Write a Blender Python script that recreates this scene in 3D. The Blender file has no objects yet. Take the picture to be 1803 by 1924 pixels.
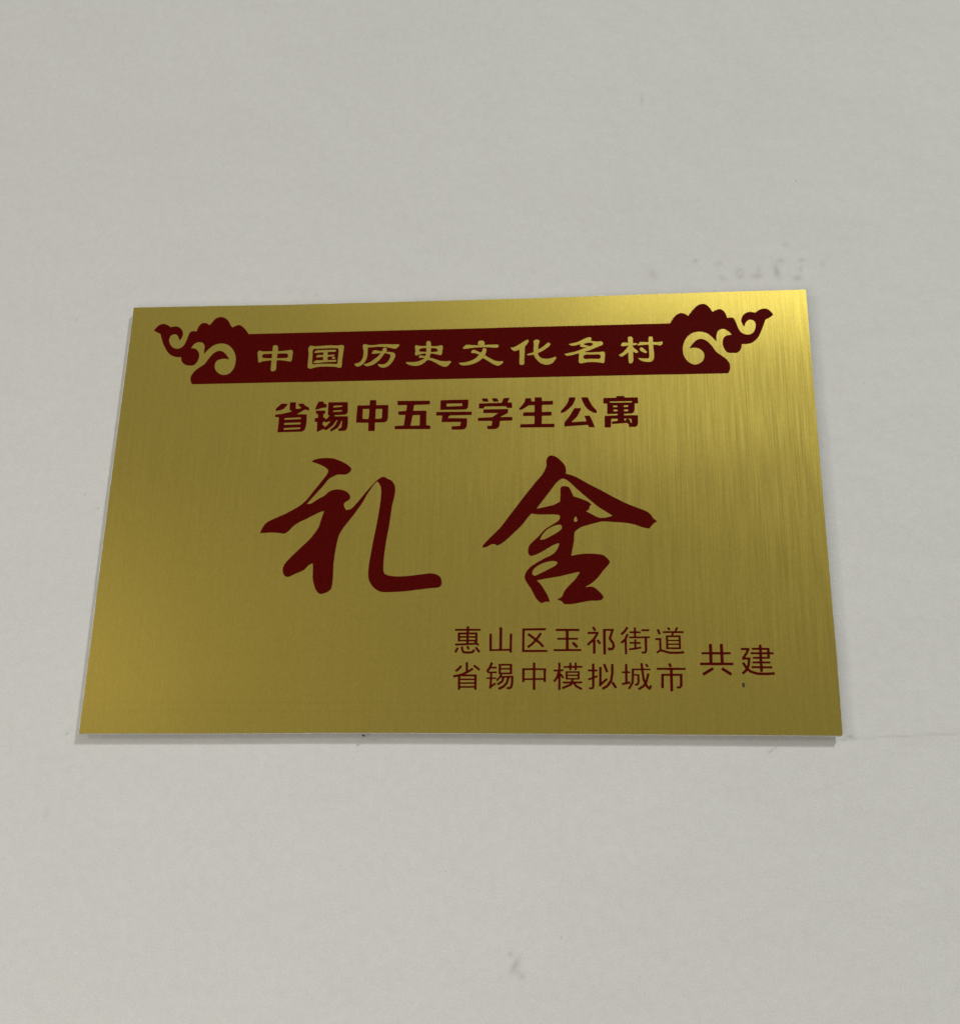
import bpy, bmesh, math, random
from mathutils import Matrix, Vector, noise

# ------------------------------------------------------------------ camera, world, lamps, exposure
S = bpy.context.scene
COL = S.collection
THK = 0.0042            # the plaque's face stands this far off the wall
BASE = 1.90             # height of the plaque's lower edge above the floor

cam_data = bpy.data.cameras.new('camera')
cam = bpy.data.objects.new('camera', cam_data)
COL.objects.link(cam)
S.camera = cam
cam_data.sensor_fit = 'VERTICAL'
cam_data.sensor_height = 36.0
cam_data.lens = 43.9455
cam_data.clip_start = 0.02
cam_data.clip_end = 50.0
X_ = Vector((0.99630903, 0.08395901, 0.01786600))
Y_ = Vector((0.01234107, -0.34607454, 0.93812585))
Z_ = Vector((0.08494708, -0.93444277, -0.34583333))
Z_.normalize(); X_ = (X_ - Z_ * X_.dot(Z_)).normalized(); Y_ = Z_.cross(X_)
M = Matrix((X_, Y_, Z_)).transposed().to_4x4()
M.translation = Vector((0.2107770 - 0.155, -THK - 0.5025473, BASE - 0.0902269))
cam.matrix_world = M

world = bpy.data.worlds.new('World')
S.world = world
world.use_nodes = True
bg = world.node_tree.nodes['Background']
bg.inputs[0].default_value = (1.0, 0.97, 0.90, 1)     # light bounced round the room
bg.inputs[1].default_value = 0.225

def lamp(name, loc, size, power, colour):
    d = bpy.data.lights.new(name, 'AREA')
    d.shape = 'RECTANGLE'; d.size, d.size_y = size
    d.energy = power; d.color = colour
    o = bpy.data.objects.new(name, d)
    COL.objects.link(o)
    o.location = loc
    tgt = Vector((0, 0, BASE + 0.1))
    o.rotation_euler = (tgt - Vector(loc)).to_track_quat('-Z', 'Y').to_euler()
    return o
# a ceiling lamp up to the right and a long tube added for the top highlight (their soft reflection is the bright corner of the metal),
# daylight from a doorway to the left, and a fill lamp added low in front to brighten the lower left wall
lamp('ceiling_lamp', (2.85, -3.9, BASE + 3.60), (0.45, 0.45), 140.0, (0.95, 0.99, 1.0))
lamp('added_highlight_strip', (0.95, -3.2, BASE + 2.38), (1.2, 0.08), 7.4, (0.97, 1.0, 0.96))
lamp('open_doorway', (-3.5, -2.8, BASE + 0.98), (0.7, 0.6), 28.0, (1.0, 0.91, 0.76))
lamp('added_low_fill', (-0.24, -0.60, BASE - 0.34), (0.4, 0.4), 1.1, (1.0, 0.98, 0.95))


S.view_settings.view_transform = 'Standard'
S.view_settings.look = 'None'
S.view_settings.exposure = 0.0
S.view_settings.gamma = 1.0

# ------------------------------------------------------------------ helpers
def tag(o, label=None, cat=None, group=None, kind=None):
    if label: o['label'] = label
    if cat: o['category'] = cat
    if group: o['group'] = group
    if kind: o['kind'] = kind
    return o

def material(name):
    m = bpy.data.materials.new(name)
    m.use_nodes = True
    nt = m.node_tree
    return m, nt, nt.nodes['Principled BSDF']

class G:
    """small node helper"""
    def __init__(s, nt): s.nt = nt
    def n(s, kind, **kw):
        x = s.nt.nodes.new(kind)
        for k, v in kw.items():
            if k.startswith('i_'): x.inputs[int(k[2:])].default_value = v
            else: setattr(x, k, v)
        return x
    def l(s, a, b): s.nt.links.new(a, b)
    def math(s, op, a, b=None, clamp=False):
        x = s.nt.nodes.new('ShaderNodeMath'); x.operation = op; x.use_clamp = clamp
        for i, v in enumerate((a, b)):
            if v is None: continue
            if hasattr(v, 'is_linked') or hasattr(v, 'links'): s.l(v, x.inputs[i])
            else: x.inputs[i].default_value = v
        return x.outputs[0]
    def noise(s, vec, scale, detail=2.0, rough=0.5, stretch=(1, 1, 1)):
        mp = s.n('ShaderNodeMapping'); mp.inputs['Scale'].default_value = stretch
        s.l(vec, mp.inputs['Vector'])
        x = s.n('ShaderNodeTexNoise'); x.inputs['Scale'].default_value = scale
        x.inputs['Detail'].default_value = detail; x.inputs['Roughness'].default_value = rough
        s.l(mp.outputs[0], x.inputs['Vector'])
        return x.outputs[0]
    def remap(s, v, a, b, c, d):
        x = s.n('ShaderNodeMapRange'); s.l(v, x.inputs[0])
        for i, q in enumerate((a, b, c, d)): x.inputs[i + 1].default_value = q
        return x.outputs[0]
    def mix(s, fac, a, b):
        x = s.n('ShaderNodeMix', data_type='RGBA')
        for sock, v in ((x.inputs[0], fac), (x.inputs[6], a), (x.inputs[7], b)):
            if hasattr(v, 'links'): s.l(v, sock)
            else: sock.default_value = v
        return x.outputs[2]

# ------------------------------------------------------------------ materials
def make_wall_material():
    m, nt, p = material('painted_plaster')
    g = G(nt)
    co = g.n('ShaderNodeTexCoord').outputs['Object']
    fine = g.noise(co, 1350, 2, 0.7)
    mid = g.noise(co, 260, 3, 0.55)
    broad = g.noise(co, 9, 3, 0.5)
    v = g.math('ADD', g.math('MULTIPLY', g.math('SUBTRACT', fine, 0.5), 0.42),
               g.math('ADD', g.math('MULTIPLY', g.math('SUBTRACT', mid, 0.5), 0.16),
                      g.math('MULTIPLY', g.math('SUBTRACT', broad, 0.5), 0.09)))
    fac = g.math('ADD', v, 0.5, True)
    base = g.mix(fac, (0.44, 0.435, 0.41, 1), (0.99, 0.975, 0.93, 1))
    gr = g.n('ShaderNodeAttribute', attribute_name='grime').outputs['Fac']
    rag = g.remap(g.noise(co, 1100, 3, 0.7), 0.3, 0.7, 0.45, 1.25)
    k = g.math('MULTIPLY', gr, rag, True)
    col = g.mix(k, base, (0.30, 0.28, 0.23, 1))
    # scattered pinhead specks
    vo = g.n('ShaderNodeTexVoronoi'); vo.inputs['Scale'].default_value = 38
    g.l(co, vo.inputs['Vector'])
    sp = g.remap(vo.outputs['Distance'], 0.010, 0.022, 0.5, 0.0)
    pick = g.math('GREATER_THAN', g.n('ShaderNodeSeparateColor').outputs[0], 0.5)
    sc = [n for n in nt.nodes if n.bl_idname == 'ShaderNodeSeparateColor'][0]
    g.l(vo.outputs['Color'], sc.inputs[0])
    col = g.mix(g.math('MULTIPLY', sp, g.math('GREATER_THAN', sc.outputs[0], 0.6)), col, (0.30, 0.28, 0.24, 1))
    g.l(col, p.inputs['Base Color'])
    p.inputs['Roughness'].default_value = 0.62
    p.inputs['Specular IOR Level'].default_value = 0.25
    b1 = g.n('ShaderNodeBump'); b1.inputs['Strength'].default_value = 0.35; b1.inputs['Distance'].default_value = 0.0004
    g.l(g.noise(co, 420, 3, 0.6), b1.inputs['Height'])
    b2 = g.n('ShaderNodeBump'); b2.inputs['Strength'].default_value = 0.55; b2.inputs['Distance'].default_value = 0.003
    g.l(g.noise(co, 30, 2, 0.5), b2.inputs['Height']); g.l(b1.outputs[0], b2.inputs['Normal'])
    g.l(b2.outputs[0], p.inputs['Normal'])
    return m

def make_gold_material():
    m, nt, p = material('brushed_gold_metal')
    g = G(nt)
    co = g.n('ShaderNodeTexCoord').outputs['Object']
    # brushing runs up and down: noise drawn out along z
    s1 = g.noise(co, 1.0, 2, 0.55, (1700, 1, 34))
    s2 = g.noise(co, 1.0, 2, 0.5, (520, 1, 20))
    grain = g.noise(co, 1100, 2, 0.6)
    ridge = g.math('ADD', g.math('MULTIPLY', s1, 0.62), g.math('MULTIPLY', s2, 0.38))
    h = g.math('ADD', g.math('MULTIPLY', s1, 0.6), g.math('MULTIPLY', s2, 0.6))
    v = g.math('ADD', g.math('MULTIPLY', g.math('SUBTRACT', grain, 0.5), 0.9),
               g.math('ADD', g.math('MULTIPLY', g.math('SUBTRACT', s1, 0.5), 0.12), 0.5), True)
    base = g.mix(v, (0.60, 0.455, 0.082, 1), (0.80, 0.625, 0.138, 1))
    gr = g.n('ShaderNodeAttribute', attribute_name='grime').outputs['Fac']
    base = g.mix(gr, base, (0.10, 0.085, 0.02, 1))
    t = g.n('ShaderNodeTangent', direction_type='UV_MAP', uv_map='UVMap')
    # two finishes laid over each other: the satin ground and the sharper brushed ridges
    q = nt.nodes.new('ShaderNodeBsdfPrincipled')
    for x, r, an in ((p, 0.31, 0.45), (q, 0.235, 0.78)):
        g.l(base, x.inputs['Base Color']); g.l(t.outputs[0], x.inputs['Tangent'])
        x.inputs['Metallic'].default_value = 1.0
        x.inputs['Roughness'].default_value = r
        x.inputs['Anisotropic'].default_value = an
    b = g.n('ShaderNodeBump'); b.inputs['Strength'].default_value = 0.09; b.inputs['Distance'].default_value = 0.0002
    g.l(h, b.inputs['Height'])
    # the thin sheet is not dead flat
    wv = g.n('ShaderNodeBump'); wv.inputs['Strength'].default_value = 1.0; wv.inputs['Distance'].default_value = 0.0012
    g.l(g.noise(co, 11, 1, 0.4), wv.inputs['Height'])
    g.l(wv.outputs[0], p.inputs['Normal']); g.l(wv.outputs[0], b.inputs['Normal'])
    g.l(b.outputs[0], q.inputs['Normal'])
    mx = nt.nodes.new('ShaderNodeMixShader'); g.l(g.remap(ridge, 0.34, 0.66, 0.20, 0.80), mx.inputs[0])
    g.l(p.outputs[0], mx.inputs[1]); g.l(q.outputs[0], mx.inputs[2])
    g.l(mx.outputs[0], nt.nodes['Material Output'].inputs[0])
    return m

def make_red_material():
    m, nt, p = material('dark_red_ink')
    g = G(nt)
    co = g.n('ShaderNodeTexCoord').outputs['Object']
    f = g.noise(co, 900, 3, 0.6)
    base = g.mix(g.remap(f, 0.25, 0.75, 0, 1), (0.060, 0.0016, 0.0011, 1), (0.104, 0.0038, 0.0024, 1))
    g.l(base, p.inputs['Base Color'])
    p.inputs['Roughness'].default_value = 0.42
    p.inputs['Specular IOR Level'].default_value = 0.02
    b = g.n('ShaderNodeBump'); b.inputs['Strength'].default_value = 0.2; b.inputs['Distance'].default_value = 0.0002
    g.l(g.noise(co, 700, 2, 0.5), b.inputs['Height']); g.l(b.outputs[0], p.inputs['Normal'])
    return m

def make_plain(name, a, b, rough, scale=600):
    m, nt, p = material(name)
    g = G(nt)
    co = g.n('ShaderNodeTexCoord').outputs['Object']
    g.l(g.mix(g.noise(co, scale, 3, 0.6), a, b), p.inputs['Base Color'])
    p.inputs['Roughness'].default_value = rough
    return m

WALL = make_wall_material()
GOLD = make_gold_material()
RED = make_red_material()
WHITE = make_plain('white_plastic_board', (0.62, 0.61, 0.58, 1), (0.86, 0.85, 0.81, 1), 0.5)
FOAM = make_plain('foam_tape', (0.30, 0.31, 0.28, 1), (0.52, 0.52, 0.48, 1), 0.9, 300)
DIRT = make_plain('dark_dirt', (0.02, 0.018, 0.008, 1), (0.06, 0.05, 0.02, 1), 0.9, 2000)

def link_mesh(name, me, mat, parent=None):
    o = bpy.data.objects.new(name, me)
    me.materials.append(mat)
    COL.objects.link(o)
    if parent: o.parent = parent
    return o

def flat_uv(me):
    uv = me.uv_layers.new(name='UVMap')
    for lp in me.loops:
        c = me.vertices[lp.vertex_index].co
        uv.data[lp.index].uv = (c.x * 3, c.z * 3)

def sheet(name, loops, y_back, y_front, mat, parent, dx=0.0, dz=0.0):
    """closed outlines (holes allowed) in plaque millimetres, standing from y_back to y_front off the wall"""
    cu = bpy.data.curves.new(name, 'CURVE')
    cu.dimensions = '2D'; cu.fill_mode = 'BOTH'
    cu.extrude = (y_front - y_back) / 2
    for lp in loops:
        s = cu.splines.new('POLY'); s.points.add(len(lp) - 1)
        for i, (x, z) in enumerate(lp): s.points[i].co = (x / 1000 + dx, z / 1000 + dz, 0, 1)
        s.use_cyclic_u = True
    tmp = bpy.data.objects.new('tmp', cu); COL.objects.link(tmp)
    dg = bpy.context.evaluated_depsgraph_get()
    me = bpy.data.meshes.new_from_object(tmp.evaluated_get(dg))
    bpy.data.objects.remove(tmp); bpy.data.curves.remove(cu)
    mid = (y_front + y_back) / 2
    for v in me.vertices:
        x, z, d = v.co
        v.co = (x, -(mid + d), z)
    me.materials.clear(); me.name = name
    bm = bmesh.new(); bm.from_mesh(me)
    bmesh.ops.remove_doubles(bm, verts=bm.verts, dist=1e-7)
    bmesh.ops.recalc_face_normals(bm, faces=bm.faces)
    bm.to_mesh(me); bm.free()
    flat_uv(me)
    return link_mesh(name, me, mat, parent)

# ------------------------------------------------------------------ measured shapes (mm on the plaque's face; glyph outlines in 0.01 mm steps)
OUTLINE = [(-155.0, 200.42), (-117.09, 200.14), (-81.61, 199.72), (-23.43, 199.68), (33.76, 199.69), (90.26, 200.21), (128.36, 200.38), (155.0, 200.42), (154.97, 151.21), (155.05, 101.52), (155.29, 28.22), (155.0, 0.0), (117.39, 0.19), (32.97, 0.51), (-10.18, 0.65), (-53.96, 0.58), (-98.35, 0.2), (-155.0, 0.0), (-154.98, 40.4), (-155.25, 104.74), (-155.0, 166.46)]
MARKS = [(85.0, 310.5, 0.77, 3.09, 0, 0.3), (107.0, 219.5, 0.97, 0.97, 0, 0.5), (117.3, 217.8, 2.17, 1.21, 0, 0.3), (126.8, 214.0, 1.92, 1.2, 0, 0.3), (126.8, 210.3, 1.68, 1.44, 0, 0.4), (125.5, 212.1, 0.72, 1.92, 0, 0.3), (128.4, 212.2, 0.72, 1.92, 0, 0.3), (118.9, 209.8, 2.4, 1.2, -30, 0.25), (134.5, 210.6, 2.63, 1.44, 0, 0.4), (135.4, 213.4, 0.96, 1.92, 0, 0.3), (143.5, 212.6, 1.43, 3.82, 8, 0.5), (145.3, 218.4, 1.68, 0.96, 0, 0.4), (152.6, 208.9, 1.9, 1.43, 0, 0.45), (154.9, 218.1, 1.43, 0.96, 0, 0.35), (154.3, 213.3, 0.71, 2.38, 0, 0.25), (87.5, 212.7, 1.7, 3.4, 20, 0.28), (148.5, 226.8, 1.2, 0.96, 0, 0.25), (164.3, 216.1, 1.43, 1.43, 0, 0.2), (180.5, 203.1, 0.7, 0.7, 0, 0.2), (24.6, -83.5, 1.02, 1.02, 0, 0.4), (26.5, -87.5, 1.43, 3.05, -25, 0.45), (27.6, -89.6, 0.81, 1.02, 0, 0.3), (29.0, -91.3, 1.01, 1.01, 0, 0.35), (43.8, -77.1, 0.33, 0.61, 0, 0.6), (-168.4, 108.1, 0.54, 0.54, 0, 0.5), (-183.9, 197.2, 0.66, 0.66, 0, 0.3), (-161.9, 0.7, 0.51, 0.51, 0, 0.7), (-69.3, 206.9, 0.51, 0.76, 0, 0.5), (175.5, 21.7, 0.33, 0.33, 0, 0.5), (127.5, -5.5, 0.31, 1.04, -60, 0.8), (129.0, -4.5, 0.31, 1.04, -65, 0.6), (88.1, -21.6, 0.63, 0.42, 0, 0.3), (-166.1, -31.7, 1.35, 2.26, 0, 0.16), (-151.5, -101.0, 0.43, 0.43, 0, 0.4), (-82.9, 8.4, 0.45, 0.45, 0, 0.0), (158.0, 0.3, 2.07, 0.46, 10, 0.5), (156.1, -0.8, 0.83, 0.62, 0, 0.4)]
LINES = [[(157.5, -0.4), (178.3, 0.5), (201.5, 1.7)]]
GLYPHS = [
 ('banner', 'banner', ['26458,19440 84,-33 33,-24 53,-53 99,-142 90,-164 16,2 75,56 67,34 67,24 50,10 50,0 50,-10 66,-32 60,-61 68,-125 24,-59 40,-151 17,-8 91,13 75,0 75,-19 34,-32 59,-128 106,-366 66,-142 48,-67 37,-35 100,-59 75,-26 50,-9 100,3 84,33 75,56 60,79 33,67 33,100 19,116 0,59 -11,66 -16,50 -25,42 -43,45 -25,16 -34,16 -66,10 -59,-10 -33,-16 -25,-16 -46,-45 -39,-50 -32,-55 -41,-131 -9,-8 -8,1 -17,16 -44,77 -41,108 -11,50 1,92 19,75 41,83 48,67 68,67 94,51 125,28 59,-1 166,-40 17,2 167,120 83,41 117,27 66,1 109,-28 54,-35 79,-79 33,-43 72,-128 -3,-16 -15,-17 -120,-94 -84,-50 -125,-58 -132,-365 -157,-366 -59,-109 -93,-129 -80,-79 -52,-42 -52,-35 -66,-33 -75,-25 -159,-27 -58,-1 -33,8 -84,4 -8,-4 -12,-53 -1,-50 -19,-84 -41,-91 -40,-59 -45,-45 -75,-40 -59,-11 -66,0 -42,9 -125,1 -92,18 -33,16 -33,27 -34,40 -27,44 -49,108 -34,117 -10,58 -1,150 28,108 41,84 50,50 77,43 50,17 59,10 100,1 9,4 2,8 -43,75 -68,87 -106,88 -61,35 -75,19 -42,-1 -50,-10 -75,-33 -33,-23 -35,-37 -33,-58 -44,-150 -17,-117 4,-188 -17,7 -113,148 -120,137 -98,88 -85,52 -59,24 -75,25 -83,19 -58,1 -34,8 -108,-9 -83,-19 -75,-25 -84,-41 -77,-52 -85,-75 -46,-56 -60,-94 -43,-83 -57,-150 -27,-117 -9,-67 0,-75 -8,-41 9,-150 18,-100 25,-75 50,-109 85,-120 75,-75 67,-48 83,-42 67,-19 83,1 75,18 59,25 85,52 75,75 41,75 25,75 19,100 0,50 -27,108 -65,109 -66,66 -37,27 -100,42 -92,19 -142,-1 -91,-23 -10,3 -2,8 26,50 119,169 83,93 59,48 83,50 100,27 75,0 75,-19 67,-33 52,-35 43,-33 71,-71 135,-179 105,-192 82,-116 53,-54 209,-160 100,-91 66,-76 69,-103 41,-91 19,-75 0,-134 -19,-83 -49,-125 -27,-43 -25,-11 -2442,0 -42,8 -8258,0 -42,8 -8250,0 -42,9 -5058,0 -22,12 -29,59 -42,116 -19,92 19,117 17,50 50,100 89,125 100,100 160,125 113,75 68,66 70,125 124,200 82,109 67,75 87,68 83,42 50,16 117,0 66,-24 100,-66 87,-86 88,-115 60,-94 25,-58 -18,-2 -142,39 -166,0 -142,-36 -67,-33 -17,-14 -41,-43 -19,-36 -35,-117 1,-116 18,-75 24,-59 34,-58 64,-83 88,-77 83,-50 109,-35 116,-1 84,19 58,25 50,33 71,69 65,92 40,83 34,100 18,100 2,58 7,34 0,175 -19,133 -42,142 -65,141 -69,111 -92,106 -67,62 -91,65 -50,25 -92,33 -92,18 -166,0 -92,-18 -100,-33 -84,-42 -52,-35 -56,-46 -142,-142 -74,-93 -59,-88 -17,-7 -12,118 8,233 -19,75 -50,92 -51,43 -50,25 -59,18 -117,0 -58,-18 -77,-43 -60,-59 -49,-75 -49,-108 5,-8 14,-5 100,-2 91,-33 92,-66 52,-69 33,-67 16,-50 20,-100 0,-58 -9,-67 -27,-108 -24,-59 -51,-91 -43,-54 -59,-41 -58,-18 -175,0 -100,19 -75,33 -44,27 -65,55 -43,54 -34,58 -16,42 -18,91 -2,50 -11,17 -26,4 -41,-8 -75,0 -150,27 -75,25 -83,42 -67,42 -54,43 -71,71 -60,79 -58,92 -76,133 -92,183 -82,200 -93,292 -23,19 -141,70 -133,76 -30,27 28,58 33,50 102,128 100,66 117,35 58,-1 108,-34 84,-42 141,-105 125,23 134,8 58,-10 50,-17 100,-64 62,-62 40,-58 41,-92 19,-92 0,-41 -19,-100 -32,-92 -33,-50 -36,-38 -17,-4 -39,100 -59,117 -27,35 -72,48 -70,17 -75,-15 -33,-17 -45,-35 -32,-41 -16,-34 -28,-108 1,-67 27,-100 24,-58 42,-75 48,-67 71,-70 50,-32 74,-33 109,-19 67,11 50,17 66,33 50,39 50,60 31,53 21,50 75,233 72,283 25,50 43,44 75,26 58,8 117,-23 17,5 9,15 31,117 40,108 51,92 52,53 67,32 58,11 58,-1 84,-26 66,-34 75,-55 17,-3 175,259 71,72 54,34 42,18 108,27 58,0 100,-27 100,-50 67,-48 77,-79 58,-91 72,-142 48,-67 53,-51 17,0 63,35 162,70 41,5 42,-5 67,-27 91,-65 126,-125 93,-120 89,-133 26,-13 11433,0 42,8 7767,0 14,5 10,12 99,179 77,111 83,93 50,40 91,50 59,18 67,8 50,-10 83,-32 77,-53 48,-43 25,-6 271,349 46,54 72,71 94,60 92,34 50,10']),
 ('中', 'gold', ['6962,17866 30,-10 27,-16 20,-25 15,-30 14,-50 5,-40 -1,-125 3,-10 6,-5 151,-2 90,5 230,26 85,18 50,0 20,-6 25,-15 30,-36 10,-25 6,-30 1,-55 -9,-120 -1,-80 -11,-130 -15,-55 -11,-16 -15,-11 -15,-5 -40,0 -50,6 -170,37 -170,26 -70,6 -125,0 -18,-8 -9,-70 4,-40 1,-170 5,-45 -1,-95 -7,-40 -15,-32 -35,-33 -45,-20 -50,-7 -35,7 -35,21 -18,29 -8,35 4,380 5,45 -1,25 -4,10 -18,8 -125,-5 -200,-21 -105,-24 -65,-36 -30,-12 -20,-2 -20,7 -10,10 -16,30 -14,50 -9,95 -47,265 -1,40 11,50 21,40 15,15 30,11 35,-5 95,-36 55,-7 400,0 15,3 9,9 3,10 1,200 8,40 19,27 30,16 25,5', '7310,17435 -128,3 -40,-5 -55,0 -15,-4 -7,-14 -5,-35 -1,-90 -4,-40 0,-35 4,-15 18,-7 375,0 65,12 30,19 23,36 8,45 -15,55 -11,21 -20,24 -30,16 -40,11', '6809,17435 -172,-2 -45,-5 -130,0 -50,-10 -30,-20 -20,-33 -7,-35 6,-40 15,-30 16,-16 25,-17 25,-8 75,-11 200,-5 40,-5 50,2 8,5 5,15 0,195 -3,12']),
 ('国', 'gold', ['9539,17792 260,-18 55,0 110,14 80,0 30,-7 30,-15 15,-15 8,-15 8,-25 1,-50 -9,-65 -16,-285 -25,-270 5,-255 -12,-75 -10,-27 -15,-24 -15,-14 -15,-7 -35,-1 -60,11 -100,33 -50,10 -105,12 -160,5 -35,5 -75,0 -40,5 -255,-1 -165,-16 -70,-14 -185,-57 -35,-7 -25,2 -40,9 -25,11 -20,14 -21,26 -11,40 -1,200 5,45 0,110 5,40 0,235 -6,70 -24,160 1,65 6,40 11,30 23,35 37,28 20,8 20,2 35,-2 105,-26 45,-7 100,0 245,19 60,1 125,9 75,1 35,5', '9686,17646 -282,3 -45,-5 -120,0 -45,-5 -190,0 -45,-5 -115,0 -60,5 -20,-3 -20,-12 -20,-22 -11,-21 -11,-35 -6,-40 0,-70 10,-110 0,-380 8,-51 19,-39 21,-15 50,-7 180,20 390,0 45,-5 140,0 215,-20 60,1 26,11 19,25 7,35 0,165 15,185 0,205 -7,115 -10,30 -10,15 -25,18 -20,4', '9634,17557 127,-6 9,-10 6,-30 -2,-20 -6,-10 -24,-21 -20,-6 -95,0 -45,5 -170,2 -10,-3 -7,-17 4,-35 2,-95 11,-11 20,-1 270,19 12,-7 4,-10 -2,-35 -24,-20 -45,-22 -110,0 -35,-5 -75,0 -15,-5 -8,-18 7,-150 6,-8 15,-4 100,0 40,4 105,1 45,5 75,-1 16,-12 9,-40 -9,-15 -30,-25 -26,-7 -420,0 -420,-45 -35,0 -80,11 -20,4 -11,7 -7,20 4,20 119,80 95,3 40,-5 90,0 70,-5 15,4 7,13 0,135 -7,18 -10,3 -75,-3 -210,-15 -19,7 -8,30 3,15 9,12 65,55 15,9 175,-13 50,2 5,5 2,15 0,105 -5,15 -12,5 -270,-27 -115,-3 -10,8 -6,12 -5,30 11,13 60,48 30,16 80,6 195,0 45,5', '9709,17211 15,-9 42,-56 2,-15 -9,-18 -10,-7 -15,-2 -110,0 -15,4 -8,18 3,20 5,9 83,51']),
 ('历', 'gold', ['11117,17806 130,-41 100,-11 95,-6 130,6 205,24 90,5 200,0 35,-5 90,0 195,-15 260,0 15,-3 10,-9 11,-40 -5,-20 -16,-31 -75,-76 -45,-32 -45,-13 -80,11 -130,36 -165,35 -155,26 -110,11 -200,5 -215,-19 -192,-3 -8,-8 -3,-12 0,-350 -5,-60 -22,-125 -34,-95 -30,-60 -35,-55 -41,-52 -48,-48 -52,-41 -65,-41 -55,-19 -35,-1 -25,4 -25,12 -52,36 -18,20 -15,25 -15,35 0,10 15,11 65,8 55,15 50,20 40,20 27,21 24,25 29,40 36,65 20,50 15,75 11,100 5,105 -7,80 -41,185 -11,90 11,40 21,26 40,15', '12032,17601 30,-9 25,-16 15,-15 10,-20 7,-25 0,-35 -7,-35 -12,-35 2,-10 5,-5 40,-7 135,-12 60,-11 65,-19 35,-15 34,-26 26,-35 12,-30 5,-30 -1,-65 -16,-50 -49,-115 -41,-75 -54,-85 -54,-70 -42,-45 -35,-31 -45,-30 -55,-25 -65,-20 -45,-6 -45,0 -80,16 -35,15 -25,15 -51,51 -40,70 1,14 10,3 135,-20 60,1 50,6 40,10 55,25 40,29 55,56 46,71 35,75 16,45 14,55 6,55 -12,45 -25,27 -45,23 -105,32 -65,15 -12,-2 -13,-8 -35,-41 -110,-183 -40,-54 -63,-74 -117,-112 -70,-54 -40,-25 -60,-30 -55,-20 -110,-30 -45,-7 -50,2 -36,11 -44,24 -57,46 -7,15 9,7 90,17 85,25 80,35 61,36 69,53 197,167 85,85 74,100 4,15 -5,5 -15,2 -85,-5 -115,-15 -145,1 -30,6 -7,6 -2,10 9,45 20,40 30,37 20,14 40,14 70,2 110,-38 40,-10 117,-14 13,12 17,88 10,25 13,20 15,13 25,12 25,7']),
 ('史', 'gold', ['14033,17893 45,-19 21,-21 9,-15 15,-50 16,-135 4,-12 8,-8 107,-13 130,0 110,17 80,21 20,0 35,-12 25,-21 15,-27 7,-35 -1,-35 -18,-115 -6,-125 -6,-45 -11,-40 -14,-20 -26,-15 -40,-2 -95,29 -155,38 -95,17 -80,2 -10,-6 -7,-18 -20,-170 2,-28 10,-5 65,-1 55,-11 290,-122 50,-15 65,-14 140,-17 135,1 130,9 15,-3 10,-10 6,-24 -1,-15 -15,-30 -45,-65 -55,-67 -25,-25 -35,-26 -45,-20 -35,-4 -65,11 -85,30 -70,35 -85,50 -220,142 -100,49 -140,51 -30,-5 -55,-26 -115,-117 -105,-69 -40,-20 -70,-25 -95,-20 -70,-6 -70,5 -70,11 -80,20 -65,20 -75,35 -41,26 -25,25 -22,40 0,15 8,6 135,-9 105,0 40,-5 55,1 110,11 105,25 95,35 80,40 100,66 7,10 -6,10 -56,16 -45,3 -55,-2 -50,-8 -15,2 -10,9 -16,30 -6,20 2,15 20,31 20,15 20,8 140,-30 50,-6 47,2 10,15 10,70 -2,25 -8,10 -52,2 -75,-5 -70,-11 -215,-72 -15,0 -20,6 -31,30 -10,20 -5,35 21,140 -5,45 -27,120 0,30 5,30 7,21 13,24 17,15 20,7 30,-5 70,-28 105,-16 95,-6 40,5 107,3 8,8 2,12 -5,105 6,60 6,15 14,25 22,15 25,7', '13920,17543 -122,1 -85,-15 -60,-21 -23,-15 -14,-20 -11,-40 3,-35 5,-10 15,-12 40,-14 115,-16 130,-8 10,2 7,18 0,165 -2,12', '14245,17528 -82,2 -12,-2 -8,-8 -13,-172 2,-15 6,-5 115,-3 90,7 75,14 20,10 15,16 7,26 -5,30 -21,30 -26,22 -30,19 -35,14 -55,11']),
 ('文', 'gold', ['16480,17847 65,-45 14,-16 9,-70 0,-75 7,-13 15,-4 70,0 45,4 385,0 60,-6 30,-9 11,-7 15,-20 6,-20 0,-25 -6,-20 -16,-22 -20,-13 -50,-11 -40,-1 -40,4 -70,1 -185,19 -220,15 -295,1 -240,-21 -275,-39 -125,0 -25,5 -11,7 -2,15 8,25 10,20 23,30 37,37 35,29 30,19 30,11 55,1 210,-24 260,-20 70,0 40,9 56,3 -56,3 -35,9 -70,1 -15,4 -7,18 5,100 6,30 6,14 60,44 25,4', '16560,17471 40,-14 30,-19 20,-22 12,-35 1,-40 -7,-45 -20,-80 -33,-95 0,-10 6,-10 55,-45 96,-66 165,-105 100,-55 90,-29 120,-21 90,-1 70,8 15,-4 8,-12 5,-25 -1,-25 -6,-15 -36,-42 -70,-54 -58,-34 -47,-12 -25,1 -45,9 -55,21 -110,60 -185,125 -140,102 -120,76 -15,6 -17,-8 -73,-72 -65,-54 -115,-75 -70,-35 -100,-40 -145,-40 -170,-26 -110,0 -50,6 -40,11 -50,23 -40,35 -32,42 -2,15 9,6 160,7 95,11 90,15 75,20 60,20 105,45 115,64 55,40 55,55 72,87 3,15 -15,17 -30,19 -68,34 -37,13 -30,8 -75,10 -75,2 -15,4 -7,18 2,35 9,25 21,30 30,27 20,10 30,5 30,-4 115,-52 155,-87 15,-6 10,0 20,21 40,66 25,90 15,35 25,20']),
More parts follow.
